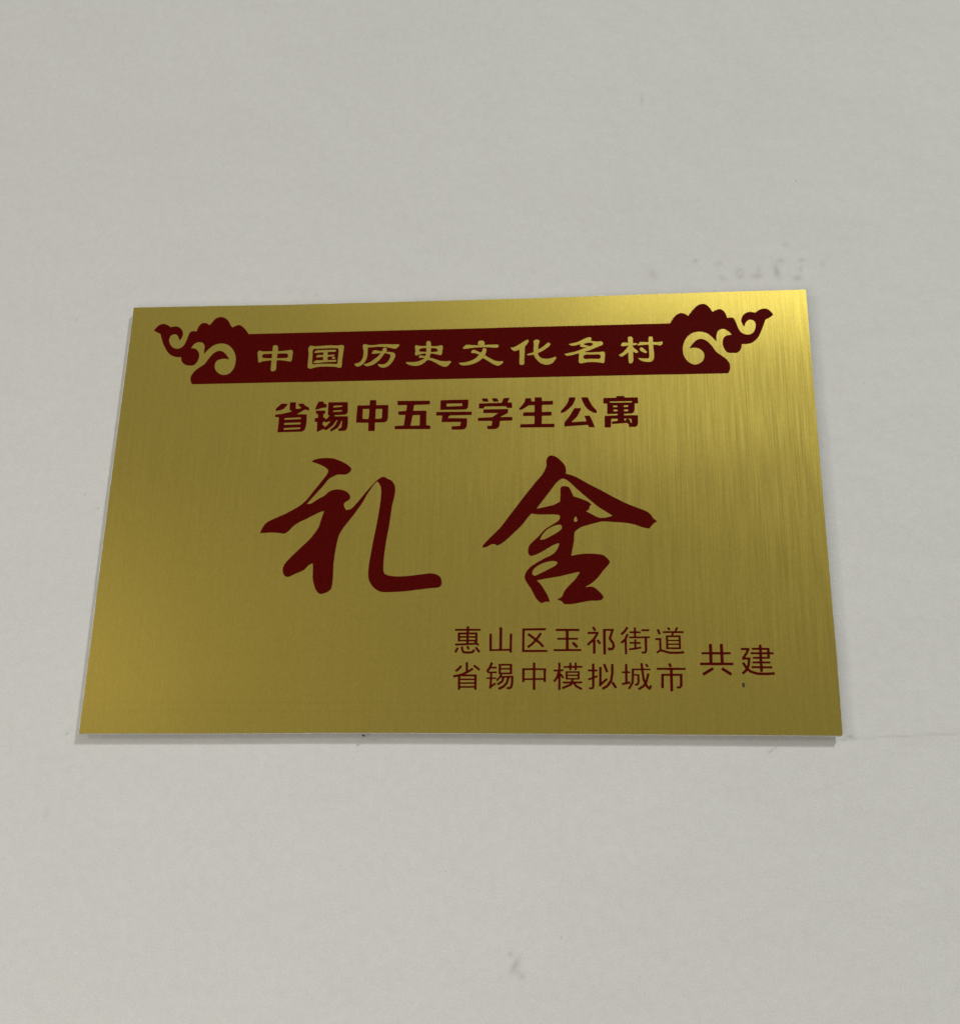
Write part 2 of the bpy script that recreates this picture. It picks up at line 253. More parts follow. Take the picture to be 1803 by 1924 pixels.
 ('化', 'gold', ['18531,17838 21,-15 11,-25 0,-35 -11,-40 -53,-100 -43,-56 -55,-63 -7,-16 -5,-335 -5,-40 -5,-170 -5,-35 0,-245 -5,-35 -6,-15 -12,-15 -35,-16 -65,-2 -35,6 -30,12 -16,15 -9,15 -7,40 5,275 5,45 0,210 -5,40 -1,75 -5,20 -7,5 -15,0 -65,-26 -80,-25 -50,-2 -30,7 -50,25 -42,36 -39,55 -18,50 4,8 10,2 65,-8 40,6 73,27 158,95 299,200 80,45 20,6', '18946,17833 40,-10 25,-14 31,-31 15,-35 0,-15 -23,-65 -29,-130 -11,-180 2,-13 5,-4 15,0 70,41 81,56 146,125 58,56 45,34 30,11 35,0 25,-10 18,-21 10,-40 -7,-40 -13,-30 -31,-40 -147,-121 -110,-80 -95,-56 -130,-59 -10,-11 -2,-23 7,-45 10,-35 20,-40 33,-45 27,-26 55,-35 100,-35 85,-12 105,0 50,6 60,11 95,25 130,50 10,1 10,-5 14,-20 7,-25 -5,-30 -15,-30 -116,-162 -40,-39 -55,-35 -55,-22 -55,-13 -45,-7 -55,0 -60,7 -60,15 -55,20 -60,30 -45,31 -37,30 -84,85 -59,75 -40,65 -30,60 -30,85 -8,10 -12,1 -60,-13 -65,-6 -140,0 -12,3 -8,8 0,33 5,9 15,10 55,20 160,39 40,16 10,10 3,15 0,215 10,110 0,70 -10,100 8,50 15,30 29,21 45,14 40,6']),
 ('名', 'gold', ['21304,17889 25,-5 29,-15 17,-15 9,-20 2,-30 -4,-20 -37,-55 1,-10 7,-5 111,-36 120,-16 84,-5 100,14 46,-7 40,-18 30,-32 11,-30 -1,-40 -15,-30 -31,-32 -34,-24 -60,-30 -126,-49 -274,-121 -120,-45 -150,-48 -11,-6 -1,-10 12,-10 24,-7 100,-1 40,-5 456,1 144,24 50,-2 40,-15 23,-25 13,-30 6,-30 1,-60 -14,-105 -6,-65 0,-75 -12,-100 -12,-40 -23,-23 -30,-3 -196,41 -84,12 -146,6 -34,4 -70,1 -40,4 -106,-5 -74,-11 -60,-11 -130,-32 -26,1 -50,9 -25,12 -25,25 -10,25 -6,40 0,35 14,120 0,170 5,45 -2,15 -5,6 -20,1 -276,-78 -164,-31 -66,0 -30,11 -44,29 -35,37 0,10 4,5 15,6 180,39 140,24 96,25 174,60 350,139 32,17 3,5 -9,4 -120,-2 -56,7 -50,10 -34,16 -30,30 -8,30 7,25 39,45 2,5 -6,4 -204,-66 -70,-15 -56,-3 -60,4 -64,20 -70,44 -7,7 -2,10 13,8 280,61 90,25 90,40 100,57 140,70 100,44 70,20', '21331,17614 -67,2 -86,-12 -84,-21 -56,-9 -5,-5 -1,-10 18,-35 24,-20 164,-49 20,-11 6,-15 14,-2 90,31 30,15 32,26 19,35 1,15 -6,15 -20,22 -40,18', '21246,17029 -82,2 -46,-7 -60,-25 -26,-25 -9,-15 -11,-35 -2,-35 3,-20 10,-20 18,-20 43,-27 54,-11 50,1 86,9 124,0 40,-4 126,-1 114,-8 70,11 16,10 10,20 15,85 -4,35 -7,17 -13,18 -37,25 -70,12 -234,-5']),
 ('村', 'gold', ['23132,17869 35,-10 25,-14 20,-21 12,-25 6,-35 0,-125 -5,-45 3,-50 14,-7 140,-7 23,-6 9,-10 5,-15 -2,-19 -5,-11 -15,-12 -20,-9 -30,-6 -120,-7 -11,-11 -1,-35 7,-20 55,-87 160,-148 7,-15 5,-30 -7,-19 -15,-12 -30,-9 -20,-1 -35,6 -30,9 -25,13 -45,34 -10,2 -5,-4 -2,-409 -7,-55 -15,-45 -33,-40 -28,-17 -45,-11 -30,7 -25,21 -12,25 -9,50 -1,120 -5,40 0,270 -3,15 -10,3 -10,-6 -30,-29 -135,-109 -50,-35 -35,-16 -40,-5 -55,16 -34,21 -14,20 -3,15 11,16 140,97 38,32 65,65 83,95 64,105 32,30 5,10 -4,20 -18,7 -140,-29 -145,2 -11,5 -8,10 -11,30 -1,25 11,27 20,27 30,26 30,16 30,9 40,2 50,-6 95,-23 14,2 4,15 -5,80 0,130 10,55 17,25 15,10', '24047,17849 25,-10 20,-15 16,-25 10,-25 2,-130 -5,-55 7,-18 15,-5 125,0 80,-5 70,6 120,16 12,-4 5,-10 -2,-60 -24,-50 -24,-30 -32,-27 -30,-14 -25,0 -190,46 -60,11 -25,1 -15,-10 -2,-32 25,-380 0,-90 5,-55 -7,-75 -18,-75 -26,-55 -35,-45 -27,-21 -30,-14 -70,-13 -110,6 -80,11 -105,26 -65,29 -51,36 -50,50 -24,30 -5,15 5,6 10,1 115,-19 95,-10 160,-11 30,1 20,4 20,10 14,13 17,40 7,60 0,90 -5,40 0,175 -5,45 -2,210 -6,8 -10,4 -50,0 -395,-35 -20,3 -5,5 -1,15 21,45 44,60 21,20 35,20 65,2 225,-20 50,0 15,5 8,18 0,130 6,75 6,20 15,19 25,13 25,5', '23607,17309 35,-12 45,-31 32,-32 103,-124 15,-21 2,-10 -6,-15 -16,-19 -15,-7 -35,-1 -55,16 -95,50 -40,29 -31,32 -15,25 -6,20 0,35 7,25 10,20 16,15 24,7']),
 ('省', 'bold', ['8084,14960 8,-6 4,-15 10,-280 3,-12 8,-8 62,-7 55,1 110,26 15,10 -7,15 -71,60 -72,109 -5,21 5,5 15,3 240,-3 10,-10 24,-50 16,-20 190,-119 15,-16 7,-100 -7,-20 -15,-2 -170,48 -20,-2 -135,-89 -186,-110 -12,-15 13,-7 70,-5 300,-11 55,-6 13,-11 4,-20 0,-110 9,-180 -14,-225 -7,-60 -45,-148 -10,-12 -70,-51 -35,-16 -125,0 -45,-5 -335,0 -45,-5 -345,0 -45,-5 -157,2 -8,8 -3,12 11,295 4,40 0,315 -5,60 -7,13 -10,4 -130,1 -15,4 -12,23 -3,82 10,9 40,6 250,23 255,60 115,34 86,36 6,10 -7,7 -92,23 -13,6 -6,9 -7,125 2,245 6,8 15,5', '7529,14905 145,-9 35,-7 7,-10 -9,-45 -10,-20 -138,-159 -60,-32 -95,-40 -190,-28 -18,4 -5,15 -2,67 63,73 137,143 33,27 37,21', '8361,14209 -87,3 -45,-5 -525,-10 -55,-6 -14,-7 -5,-10 -7,-55 3,-10 13,-7 85,0 45,5 115,0 45,5 425,10 13,7 4,15 0,50', '8366,13964 -142,3 -45,-5 -530,-11 -17,-7 -5,-25 6,-55 6,-8 15,-4 95,0 45,5 245,0 45,5 250,0 30,6 11,11 1,65 -2,12', '8374,13724 -725,-23 -15,-5 -7,-12 0,-60 10,-15 32,-2 40,4 100,1 40,4 505,16 13,7 7,20 8,50']),
 ('锡', 'bold', ['9287,14968 60,-4 13,-7 8,-30 2,-45 8,-15 109,-32 19,-13 8,-95 -4,-40 -8,-5 -30,-6 -150,-18 -245,-74 -45,1 -27,7 -7,10 0,10 14,65 115,280 20,13', '10452,14918 10,-11 7,-40 15,-430 -6,-30 -40,-70 -16,-10 -95,-27 -100,0 -40,-5 -260,-1 -15,-5 -10,-10 -10,-37 5,-11 15,-6 445,-5 40,-5 90,0 18,-8 9,-90 6,-225 -11,-220 -21,-55 -37,-75 -19,-10 -90,-16 -90,-6 -110,0 -10,4 -10,17 -21,51 4,20 122,59 11,16 6,40 14,285 -4,10 -7,4 -11,-4 -10,-15 -79,-215 -85,-131 -245,-149 -40,-15 -15,5 -12,55 -2,45 129,108 90,122 75,200 -2,15 -18,9 -19,-14 -141,-227 -114,-113 -176,-122 -30,-12 -20,1 -60,55 -20,4 -265,-121 -20,-7 -13,2 -5,15 0,155 -5,45 -1,235 -16,17 -101,38 -13,15 16,120 6,15 12,7 100,18 10,10 2,10 -5,100 -8,55 -14,10 -60,15 -10,10 -8,85 4,50 14,7 45,1 45,-5 195,0 95,-5 15,-4 7,-19 5,-85 -2,-27 -10,-8 -60,-9 -11,-11 9,-165 3,-10 12,-10 72,-17 31,-58 14,-6 110,136 31,45 -4,10 -7,4 -53,11 -9,15 -6,70 0,145 -5,40 0,145 -5,45 0,145 8,19 15,4', '10209,14762 -92,3 -40,-5 -240,-7 -10,-7 -6,-14 -4,-60 8,-10 12,-2 360,25 15,10 6,32 0,25', '10219,14532 -377,-13 -17,-12 -9,-50 6,-9 15,-3 300,5 50,6 14,11 22,45 2,10', '9727,13992 -15,1 -195,-55 -15,5 -35,40 -20,0 -51,-36 -14,-15 2,-95 5,-15 103,-91 15,-8 10,0 120,124 87,125 5,10']),
 ('中', 'bold', ['11546,14989 180,-4 19,-7 8,-40 11,-185 4,-10 8,-6 510,-2 15,-4 7,-13 1,-90 5,-40 0,-415 5,-70 -36,-145 -17,-17 -90,-44 -20,-6 -390,-1 -15,-3 -7,-19 5,-370 -4,-15 -14,-7 -175,5 -80,5 -13,7 -9,35 -5,335 -3,12 -8,8 -527,17 -15,5 -6,13 4,275 5,45 0,165 5,45 0,165 5,105 4,15 18,7 150,0 45,-5 325,2 9,6 4,15 2,220 5,8 10,4', '11379,14563 -193,3 -15,-5 -5,-8 -2,-75 5,-45 0,-205 5,-40 0,-85 4,-15 8,-6 30,-6 205,-17 13,4 6,10 19,185 -1,285 -3,10 -9,6', '12033,14553 -12,4 -250,-1 -11,-3 -9,-8 -2,-462 2,-12 9,-8 221,5 26,10 38,45 4,20 0,110 -5,45 0,195 -6,50']),
 ('五', 'bold', ['12879,14921 336,-3 45,-5 314,0 46,-5 314,0 45,-5 165,0 19,-7 8,-30 11,-116 -3,-11 -9,-9 -130,-7 -196,0 -44,-5 -200,0 -121,-9 -11,-19 -35,-244 3,-11 8,-5 66,-7 434,-5 71,-6 13,-6 9,-40 0,-231 5,-45 0,-234 5,-40 1,-90 3,-10 14,-9 145,-24 15,-7 7,-16 5,-110 -8,-23 -14,-4 -105,0 -45,5 -255,0 -45,5 -250,0 -45,5 -550,5 -46,5 -214,0 -19,8 -4,15 1,50 4,59 11,16 51,7 320,10 15,8 7,14 48,486 -8,9 -12,3 -240,5 -37,8 -13,20 -23,124 9,11 24,6 296,16 24,7 7,10 5,26 25,234 -7,14 -15,4 -379,0 -16,4 -6,8 -5,26 -11,110 0,50 18,7', '13736,14216 -286,-3 -21,-8 -15,-65 -70,-419 6,-19 15,-4 364,0 19,8 4,15 0,295 -5,44 0,136 -3,11']),
 ('号', 'bold', ['15884,14920 8,-6 4,-15 3,-220 -15,-135 -10,-28 -68,-62 -107,-12 -510,0 -45,4 -475,0 -15,5 -6,8 3,345 6,95 3,10 9,6 305,1 45,6', '15091,14749 -142,2 -15,-4 -8,-18 -5,-105 5,-15 13,-7 215,-1 45,5 405,6 15,4 7,13 0,65 -5,35 -7,13 -10,4', '14859,14340 440,-4 45,-4 415,0 45,-6 240,0 15,-5 3,-12 -1,-95 -7,-35 -10,-11 -865,-2 -85,5 -15,-5 -10,-11 -70,-106 0,-10 15,-7 455,-10 45,-6 130,0 45,-4 130,0 33,-8 9,-20 -5,-300 -32,-115 -10,-21 -80,-60 -35,-10 -75,-6 -420,1 -11,11 -6,30 -6,90 7,20 21,7 337,13 10,15 28,140 2,25 -7,10 -80,8 -700,9 -70,8 -8,10 0,25 25,220 0,50 -17,8 -230,0 -15,4 -8,18 2,135 6,8 15,5']),
 ('学', 'bold', ['17718,14965 10,-7 -1,-15 -70,-145 -13,-40 4,-7 10,-5 155,-11 17,-7 5,-15 15,-215 -2,-16 -10,-7 -200,7 -25,12 -30,50 -15,14 -165,8 -305,0 -45,5 -310,0 -95,5 -15,-4 -8,-9 -32,-76 -15,-14 -195,13 -10,4 -6,8 4,200 4,15 8,6 985,12 15,7 6,10 68,190 11,14 70,8', '16513,14963 225,-6 16,-19 36,-115 0,-15 -22,-8 -55,6 -155,2 -15,18 -44,117 0,15', '17153,14959 15,-11 54,-75 18,-60 -2,-16 -20,-7 -45,6 -150,0 -19,7 -36,100 -27,40 2,13 20,4', '17658,14424 8,-6 3,-10 -4,-110 -5,-55 -7,-14 -300,-165 -15,-11 -3,-10 18,-7 360,-1 135,-6 11,-11 6,-40 0,-105 -17,-7 -370,-6 -150,-8 -11,-19 -28,-245 -64,-75 -22,-17 -125,-30 -285,5 -20,9 -21,118 6,18 90,9 90,1 18,12 17,205 -8,15 -57,8 -455,5 -100,5 -10,4 -6,8 4,105 2,10 10,10 40,7 105,1 40,4 420,13 20,6 20,13 216,161 8,10 -3,10 -16,2 -622,13 -13,7 -5,13 18,135 12,15']),
 ('生', 'bold', ['18962,14963 170,-3 20,-7 7,-16 12,-140 6,-15 10,-6 325,-2 40,5 80,0 12,-2 8,-8 6,-157 -3,-10 -8,-6 -450,-2 -12,-2 -8,-8 -7,-97 0,-170 0,-55 7,-13 15,-5 100,0 45,6 235,0 18,-8 4,-15 -10,-145 -10,-15 -337,-3 -50,-5 -13,-7 -9,-50 -3,-315 5,-13 15,-4 525,-2 7,-6 3,-10 -2,-125 -3,-12 -8,-8 -237,-3 -45,6 -495,0 -45,5 -495,0 -45,5 -115,0 -12,2 -8,8 -2,12 15,110 12,16 225,2 45,4 310,0 12,3 8,8 8,122 0,230 -8,19 -35,9 -445,5 -17,7 -4,15 20,135 6,11 10,5 445,1 15,5 8,18 0,70 4,35 1,145 5,45 -5,20 -18,8 -230,-3 -290,-190 -115,-34 -15,2 -6,7 -1,55 11,25 141,175 66,115 21,40 26,125 12,19 15,3 222,-2 10,-15 1,-70 9,-60 13,-7 115,-10 13,7 4,10 1,160 4,15 18,8']),
 ('公', 'bold', ['20537,14928 95,-4 10,-6 3,-11 -28,-130 -89,-210 -169,-180 -162,-136 -25,-17 -30,-13 -120,-47 -15,1 -7,17 0,75 4,20 188,214 76,126 40,80 59,214 20,8', '20992,14918 180,-4 20,-10 74,-177 95,-195 106,-146 94,-99 8,-35 4,-80 -6,-18 -15,-3 -95,14 -160,82 -125,108 -105,136 -21,31 -104,240 -28,135 2,15 11,7', '20877,14398 8,-6 1,-15 -44,-125 -125,-250 -83,-90 -160,-160 -5,-15 13,-7 45,-1 280,15 210,6 85,7 5,5 1,15 -67,225 1,15 15,7 195,4 11,-6 9,-14 90,-211 112,-305 -2,-17 -15,-5 -80,0 -145,7 -14,15 -31,85 -10,9 -10,2 -995,-58 -15,4 -7,18 0,115 8,60 209,284 220,376 10,9 15,3']),
 ('寓', 'bold', ['22759,14949 15,-5 27,-65 18,-12 360,-1 45,-4 130,0 15,-5 6,-8 6,-35 0,-95 5,-45 -2,-85 -5,-7 -10,-3 -115,2 -15,-10 -8,-92 -6,-215 -10,-40 -36,-80 -59,-40 -21,-7 -175,-1 -40,-4 -110,-2 -14,-16 -8,-45 4,-15 18,-8 430,0 45,-5 95,0 15,-4 7,-18 -5,-295 -7,-70 -30,-110 -29,-25 -46,-27 -285,6 -8,6 -4,10 9,75 -2,35 -79,55 -21,9 -625,-40 -8,6 -5,15 6,80 7,13 40,9 160,11 32,7 10,15 5,70 -4,15 -13,7 -160,0 -80,6 -15,-5 -7,-13 -21,-355 -9,-35 -18,-8 -237,3 -8,8 -3,12 0,160 5,45 0,265 9,55 19,7 95,1 40,4 380,7 18,6 7,8 6,47 -6,13 -15,5 -365,0 -55,5 -14,7 -4,15 0,95 5,45 0,245 5,75 -7,13 -10,4 -125,7 -24,11 -4,15 0,110 8,122 8,8 12,3 65,-6 425,0 30,-3 15,7 18,64 12,11', '23112,14694 -953,2 -15,-4 -5,-13 10,-40 20,-7 220,0 45,-6 545,0 40,-4 75,0 15,4 9,18 3,35', '22941,14499 -22,2 -165,-12 -6,-5 -2,-15 11,-50 7,-9 15,-4 150,8 10,5 7,15 4,50', '22304,14499 -14,-5 -2,-15 14,-55 12,-14 135,-4 15,5 6,8 6,55 -2,12 -8,8', '22351,14299 -32,2 -16,-7 -2,-15 7,-50 11,-23 140,0 18,8 9,50 -2,20 -5,8 -15,4', '22886,14294 -102,2 -15,-4 -8,-18 0,-50 5,-15 18,-8 135,1 15,5 7,17 4,45 -3,15 -13,7', '23061,13849 -287,2 -10,-4 -5,-8 3,-45 22,-45 15,-6 10,9 37,67 18,17 105,-7 16,-20 62,-160 7,-8 14,-2 14,10 4,20 -15,165']),
 ('礼', 'brush', ['9740,12207 160,-14 130,-30 220,-86 170,-85 180,-110 115,-94 50,-61 33,-50 1,-20 -14,-45 -20,-45 -33,-45 -56,-55 -56,-36 -90,-21 -145,0 -100,9 -90,-7 -60,-20 -60,-29 -180,-96 -50,-34 -80,-85 -139,-211 -536,-664 -157,-201 -3,-15 10,-7 80,-5 60,11 55,25 314,221 206,109 37,31 128,131 60,45 68,39 87,32 110,20 85,4 155,-15 150,-41 111,-55 41,-30 53,-53 56,-87 26,-95 -7,-40 -19,-40 -45,-55 -121,-78 -40,-33 -30,-49 -3,-40 12,-65 25,-70 71,-115 15,-9 30,2 110,21 45,20 45,29 62,57 44,50 154,195 304,410 296,376 125,146 120,113 80,55 75,41 45,14 45,2 55,-21 95,-62 146,-69 54,-39 40,-40 45,-61 45,-85 22,-60 19,-90 6,-55 0,-145 -32,-245 -77,-390 -91,-950 -84,-570 -45,-445 -26,-335 -10,-225 0,-285 11,-130 22,-86 25,-40 30,-30 50,-30 70,-30 170,-36 215,-16 215,0 325,21 830,104 105,0 160,-25 70,-26 90,-51 56,-50 39,-60 26,-105 11,-80 0,-70 -17,-63 -40,-54 -60,-33 -115,-22 -280,-16 -965,-119 -265,-21 -435,-20 -245,0 -75,6 -85,16 -86,31 -84,44 -71,51 -81,70 -58,64 -71,96 -75,150 -36,140 -16,225 10,260 21,230 115,895 98,645 60,450 66,590 25,350 0,240 -16,140 -19,90 -22,65 -40,80 -55,80 -35,38 -30,-13 -65,-53 -100,-136 -226,-376 -168,-350 -131,-225 -300,-455 -355,-494 -120,-206 -66,-150 -30,-100 -36,-190 -55,-415 -25,-260 -21,-385 10,-605 -10,-250 -27,-165 -24,-60 -29,-40 -87,-75 -85,-47 -100,-39 -85,-17 -70,6 -50,21 -45,37 -61,74 -51,85 -44,105 -47,135 -38,140 -27,185 -10,375 -21,190 -11,15 -35,-10 -60,-29 -76,-51 -49,-48 -93,-112 -42,-42 -35,-24 -345,-148 -205,-107 -75,-25 -70,-1 -65,27 -47,45 -32,50 -22,50 -20,60 -11,70 0,60 11,65 25,80 30,65 86,126 208,239 647,672 90,101 85,106 126,181 85,145 44,90 31,80 63,280 103,370 -2,15 -15,5 -75,-15 -130,-44 -515,-277 -240,-114 -105,-60 -105,-70 -95,-74 -87,-86 -123,-145 -95,-82 -65,-34 -45,-11 -60,-1 -175,30 -260,20 -225,0 -315,-23 -10,4 -4,12 18,80 55,140 61,121 30,44 40,44 79,66 106,65 90,46 425,193 180,90 450,260 110,75 110,89 137,132 48,54 101,136 138,210 266,365 316,465 40,80 16,80 0,55 -7,17 -75,80 -84,63 -156,86 -210,89 -215,78 -10,7 -1,10 35,35 61,41 50,21 70,18 230,32 80,5']),
 ('舍', 'brush', ['19602,12157 105,-29 75,-41 51,-35 109,-98 116,-127 54,-70 60,-110 25,-85 17,-125 -13,-130 6,-15 250,-75 160,-74 230,-136 375,-236 465,-259 500,-306 470,-265 245,-120 625,-264 115,-60 50,-38 95,-101 25,-36 60,-110 30,-35 138,-115 -7,-15 -76,-40 -67,-50 -93,-104 -80,-106 -25,-11 -235,50 -75,25 -255,107 -165,44 -120,25 -165,26 -150,16 -250,16 -360,34 -185,4 -185,-36 -640,-180 -95,-44 -67,-41 -124,-95 -40,-40 -19,-35 -12,-45 -10,-100 -7,-210 -82,-440 -39,-240 5,-17 15,-2 230,50 170,21 205,15 290,-5 300,-32 100,-29 50,-26 51,-35 100,-95 94,-135 2,-15 -12,-30 -48,-90 -57,-72 -165,-182 -180,-246 -80,-98 -100,-99 -100,-84 -115,-80 -167,-99 -16,-15 1,-5 17,-1 190,23 80,-7 35,-10 50,-25 100,-78 145,-145 86,-102 44,-65 -9,-45 -26,-55 -35,-35 -45,-21 -90,-16 -90,-6 -230,0 -60,-6 -670,-128 -135,-11 -230,0 -25,9 -43,69 -47,45 -84,45 -101,37 5,13 141,70 59,49 25,51 34,115 36,65 50,71 105,126 235,240 70,87 91,131 84,140 2,25 -17,15 -200,-35 -500,-126 -140,-30 -340,-54 -590,-108 3,-17 127,-125 70,-95 90,-145 161,-290 45,-115 25,-100 9,-50 -10,-14 -85,16 -50,-1 -80,-19 -105,-44 -15,3 -35,23 -105,84 -71,87 -60,105 -164,335 -146,215 -90,165 -20,55 -12,75 7,60 19,70 61,125 96,122 58,58 82,67 230,153 290,166 255,123 76,46 59,47 70,77 50,71 46,85 39,105 25,106 -5,6 -15,1 -125,-33 -65,-24 -90,-46 -360,-226 -165,-96 -170,-79 -105,-35 -55,-12 -50,1 -25,6 -25,14 -30,32 -20,40 -11,40 -7,55 0,85 27,135 15,35 40,60 126,137 225,210 207,248 81,80 71,55 386,249 95,74 31,32 40,60 16,60 -12,65 -14,35 -15,15 -91,16 -155,16 -560,0 -90,5 -285,41 -32,-28 -98,-114 -220,-306 -125,-147 -483,-483 -167,-152 -95,-74 -130,-85 -95,-35 -35,7 -45,40 -25,13 -100,2 -90,-25 -120,-77 -55,-25 -75,-16 -75,-6 -20,3 -5,6 9,39 20,40 109,140 187,207 375,385 106,123 84,115 159,235 321,440 405,571 499,664 262,315 105,180 49,115 30,90 11,45 2,50 -10,155 11,70 25,75 30,55 46,45 60,25 40,7', '20039,11072 -32,-10 -130,-99 -68,-61 -67,-79 -274,-396 -442,-605 -70,-100 -4,-20 20,-3 180,37 480,108 70,27 80,40 153,96 14,40 15,320 -4,160 11,100 19,40 40,35 62,16 45,1 95,-16 50,-16 30,-15 31,-30 50,-85 123,-300 14,-20 272,-95 245,-104 140,-81 65,-69 22,-31 2,-15 -44,-33 -21,-27 -18,-110 -35,-45 -94,-65 -5,-10 12,-15 231,-130 170,-106 85,-35 90,-25 130,-1 120,16 125,25 145,51 -1,10 -11,10 -499,335 -161,130 -645,590 -513,517 -49,43 -70,50 -41,21 -60,20', '20629,9317 -12,4 -15,-4 -35,-35 -21,-45 -15,-60 -1,-35 16,-40 16,-20 25,-12 25,1 30,15 25,26 16,30 -1,20 -27,65 -14,70', '19958,8957 -56,2 -55,-6 -130,-31 -190,-89 -130,-85 -60,-54 -57,-62 -109,-150 -55,-110 -25,-70 1,-16 30,-6 85,11 65,15 75,30 100,50 285,160 170,115 85,80 31,66 1,55 -7,35 -23,40', '19699,7332 -147,2 -180,-37 -120,-40 -105,-44 -150,-86 -105,-83 -50,-51 -46,-66 -25,-60 -11,-55 6,-45 11,-25 30,-31 45,-20 40,-1 40,10 680,351 86,51 54,38 36,37 24,40 7,30 -8,30 -29,30 -35,15']),
 ('惠', 'thin', ['16134,4504 10,-10 2,-10 1,-70 4,-10 8,-6 445,-2 12,-2 8,-8 6,-22 1,-30 -7,-14 -10,-4 -445,0 -18,-8 -5,-14 2,-40 6,-9 10,-3 310,-1 15,-2 7,-5 10,-50 0,-226 5,-80 -4,-14 -23,-11 -3,-9 26,-36 68,-74 3,-10 -3,-10 -25,-26 -26,-16 -17,6 -37,40 -16,5 -350,-17 -35,-5 -65,0 -35,-5 -145,0 -45,-5 -140,0 -35,-5 -15,4 -9,18 -4,40 5,16 13,6 310,6 35,5 80,0 18,7 4,15 0,45 -7,14 -10,3 -220,1 -40,-5 -55,0 -18,7 -5,16 0,84 -5,40 0,166 -5,44 5,16 18,7 330,1 10,3 6,9 1,40 -7,18 -15,4 -445,0 -10,4 -7,14 -1,44 5,16 18,7 450,-2 8,5 4,10 0,70 5,14 18,8', '16398,4158 -239,2 -10,-3 -6,-9 -1,-44 7,-14 15,-4 230,0 13,8 4,14 -1,36', '16032,4158 -238,2 -10,-3 -6,-9 -1,-40 7,-13 15,-4 225,-5 13,8 4,10 0,40', '16216,4018 -52,3 -18,-7 -5,-16 0,-45 5,-15 8,-5 235,-2 15,4 6,9 1,54 -4,10 -8,6', '16031,4018 -237,1 -8,-5 -4,-11 1,-59 6,-9 15,-4 225,2 8,5 4,15 0,50', '16390,3858 -231,2 -10,-3 -6,-9 0,-45 6,-9 15,-3 55,0 155,11 8,6 0,20 12,25', '16129,3669 16,-25 40,-86 -11,-15 -48,-25 -12,-2 -10,5 -6,7 -46,86 -4,14 10,16 46,26 15,3', '15904,3644 8,-6 4,-10 6,-84 6,-26 28,-54 8,-9 15,-7 70,-12 145,0 60,6 30,11 14,11 26,52 6,8 9,3 60,-25 9,-8 1,-16 -30,-70 -10,-15 -55,-31 -40,-15 -80,-1 -40,-5 -110,0 -125,24 -16,9 -17,20 -48,100 -6,20 -9,110 5,14 11,6', '16474,3635 10,-6 16,-21 127,-160 1,-10 -6,-10 -53,-43 -10,0 -15,12 -139,177 0,10 8,10 46,36', '15669,3610 51,-26 9,-10 0,-10 -80,-168 -10,-13 -15,-2 -56,27 -9,10 0,10 81,170 14,13']),
 ('山', 'thin', ['17516,4457 8,-6 4,-15 2,-890 6,-8 15,-4 90,0 40,5 135,0 18,7 4,15 0,110 5,45 0,450 8,14 10,3 71,-2 9,-8 2,-12 0,-215 -5,-45 0,-500 -4,-15 -8,-6 -65,-1 -15,4 -7,13 -3,50 -5,8 -15,5 -275,0 -45,-5 -290,0 -45,-5 -125,0 -20,3 -10,10 -3,329 -5,45 3,342 15,10 65,1 15,-5 6,-13 1,-310 5,-45 0,-265 4,-15 14,-7 55,0 120,0 101,7 9,8 2,12 1,885 3,10 14,7']),
 ('区', 'thin', ['19322,4415 9,-6 3,-10 1,-50 -4,-15 -13,-7 -60,-1 -40,-4 -736,-5 -18,-8 -4,-15 0,-185 -5,-45 0,-550 4,-15 19,-7 904,-1 10,-4 8,-13 0,-50 -4,-15 -18,-7 -1000,0 -16,4 -7,18 0,350 5,45 0,145 0,325 -5,40 0,50 4,15 13,7 60,6 370,0 46,5 364,0 46,5', '19108,4225 56,-41 6,-10 -1,-10 -111,-160 -46,-60 -3,-20 12,-15 87,-72 64,-71 81,-92 9,-15 -4,-17 -46,-44 -10,-6 -12,2 -152,168 -86,70 -14,7 -18,-10 -32,-37 -120,-118 -136,-97 -14,-5 -10,4 -39,53 -4,10 3,11 150,112 122,127 9,15 -2,10 -9,11 -256,192 -4,7 4,15 33,50 13,11 20,-5 90,-64 160,-123 20,-10 10,3 20,23 137,190 13,11']),
 ('玉', 'thin', ['20459,4380 25,-2 220,-2 8,-6 4,-10 -2,-67 -8,-8 -12,-3 -145,0 -45,6 -205,0 -15,-4 -10,-14 -2,-20 2,-242 8,-8 12,-2 350,-1 10,-4 6,-8 1,-50 -7,-13 -15,-5 -345,0 -18,-7 -4,-15 2,-360 5,-8 15,-5 475,0 10,-4 7,-13 0,-45 -6,-15 -21,-7 -1085,0 -15,4 -7,13 0,50 4,10 13,7 460,0 15,5 8,18 0,195 5,45 0,110 -5,15 -18,7 -315,1 -10,4 -5,8 -2,45 7,18 15,5 310,0 15,4 8,18 -3,257 -8,8 -12,3 -375,1 -8,6 -4,15 0,50 4,15 18,7', '20484,3831 130,-134 45,-52 2,-10 -5,-10 -62,-59 -10,0 -15,12 -80,80 -88,97 0,10 6,10 52,52 15,8']),
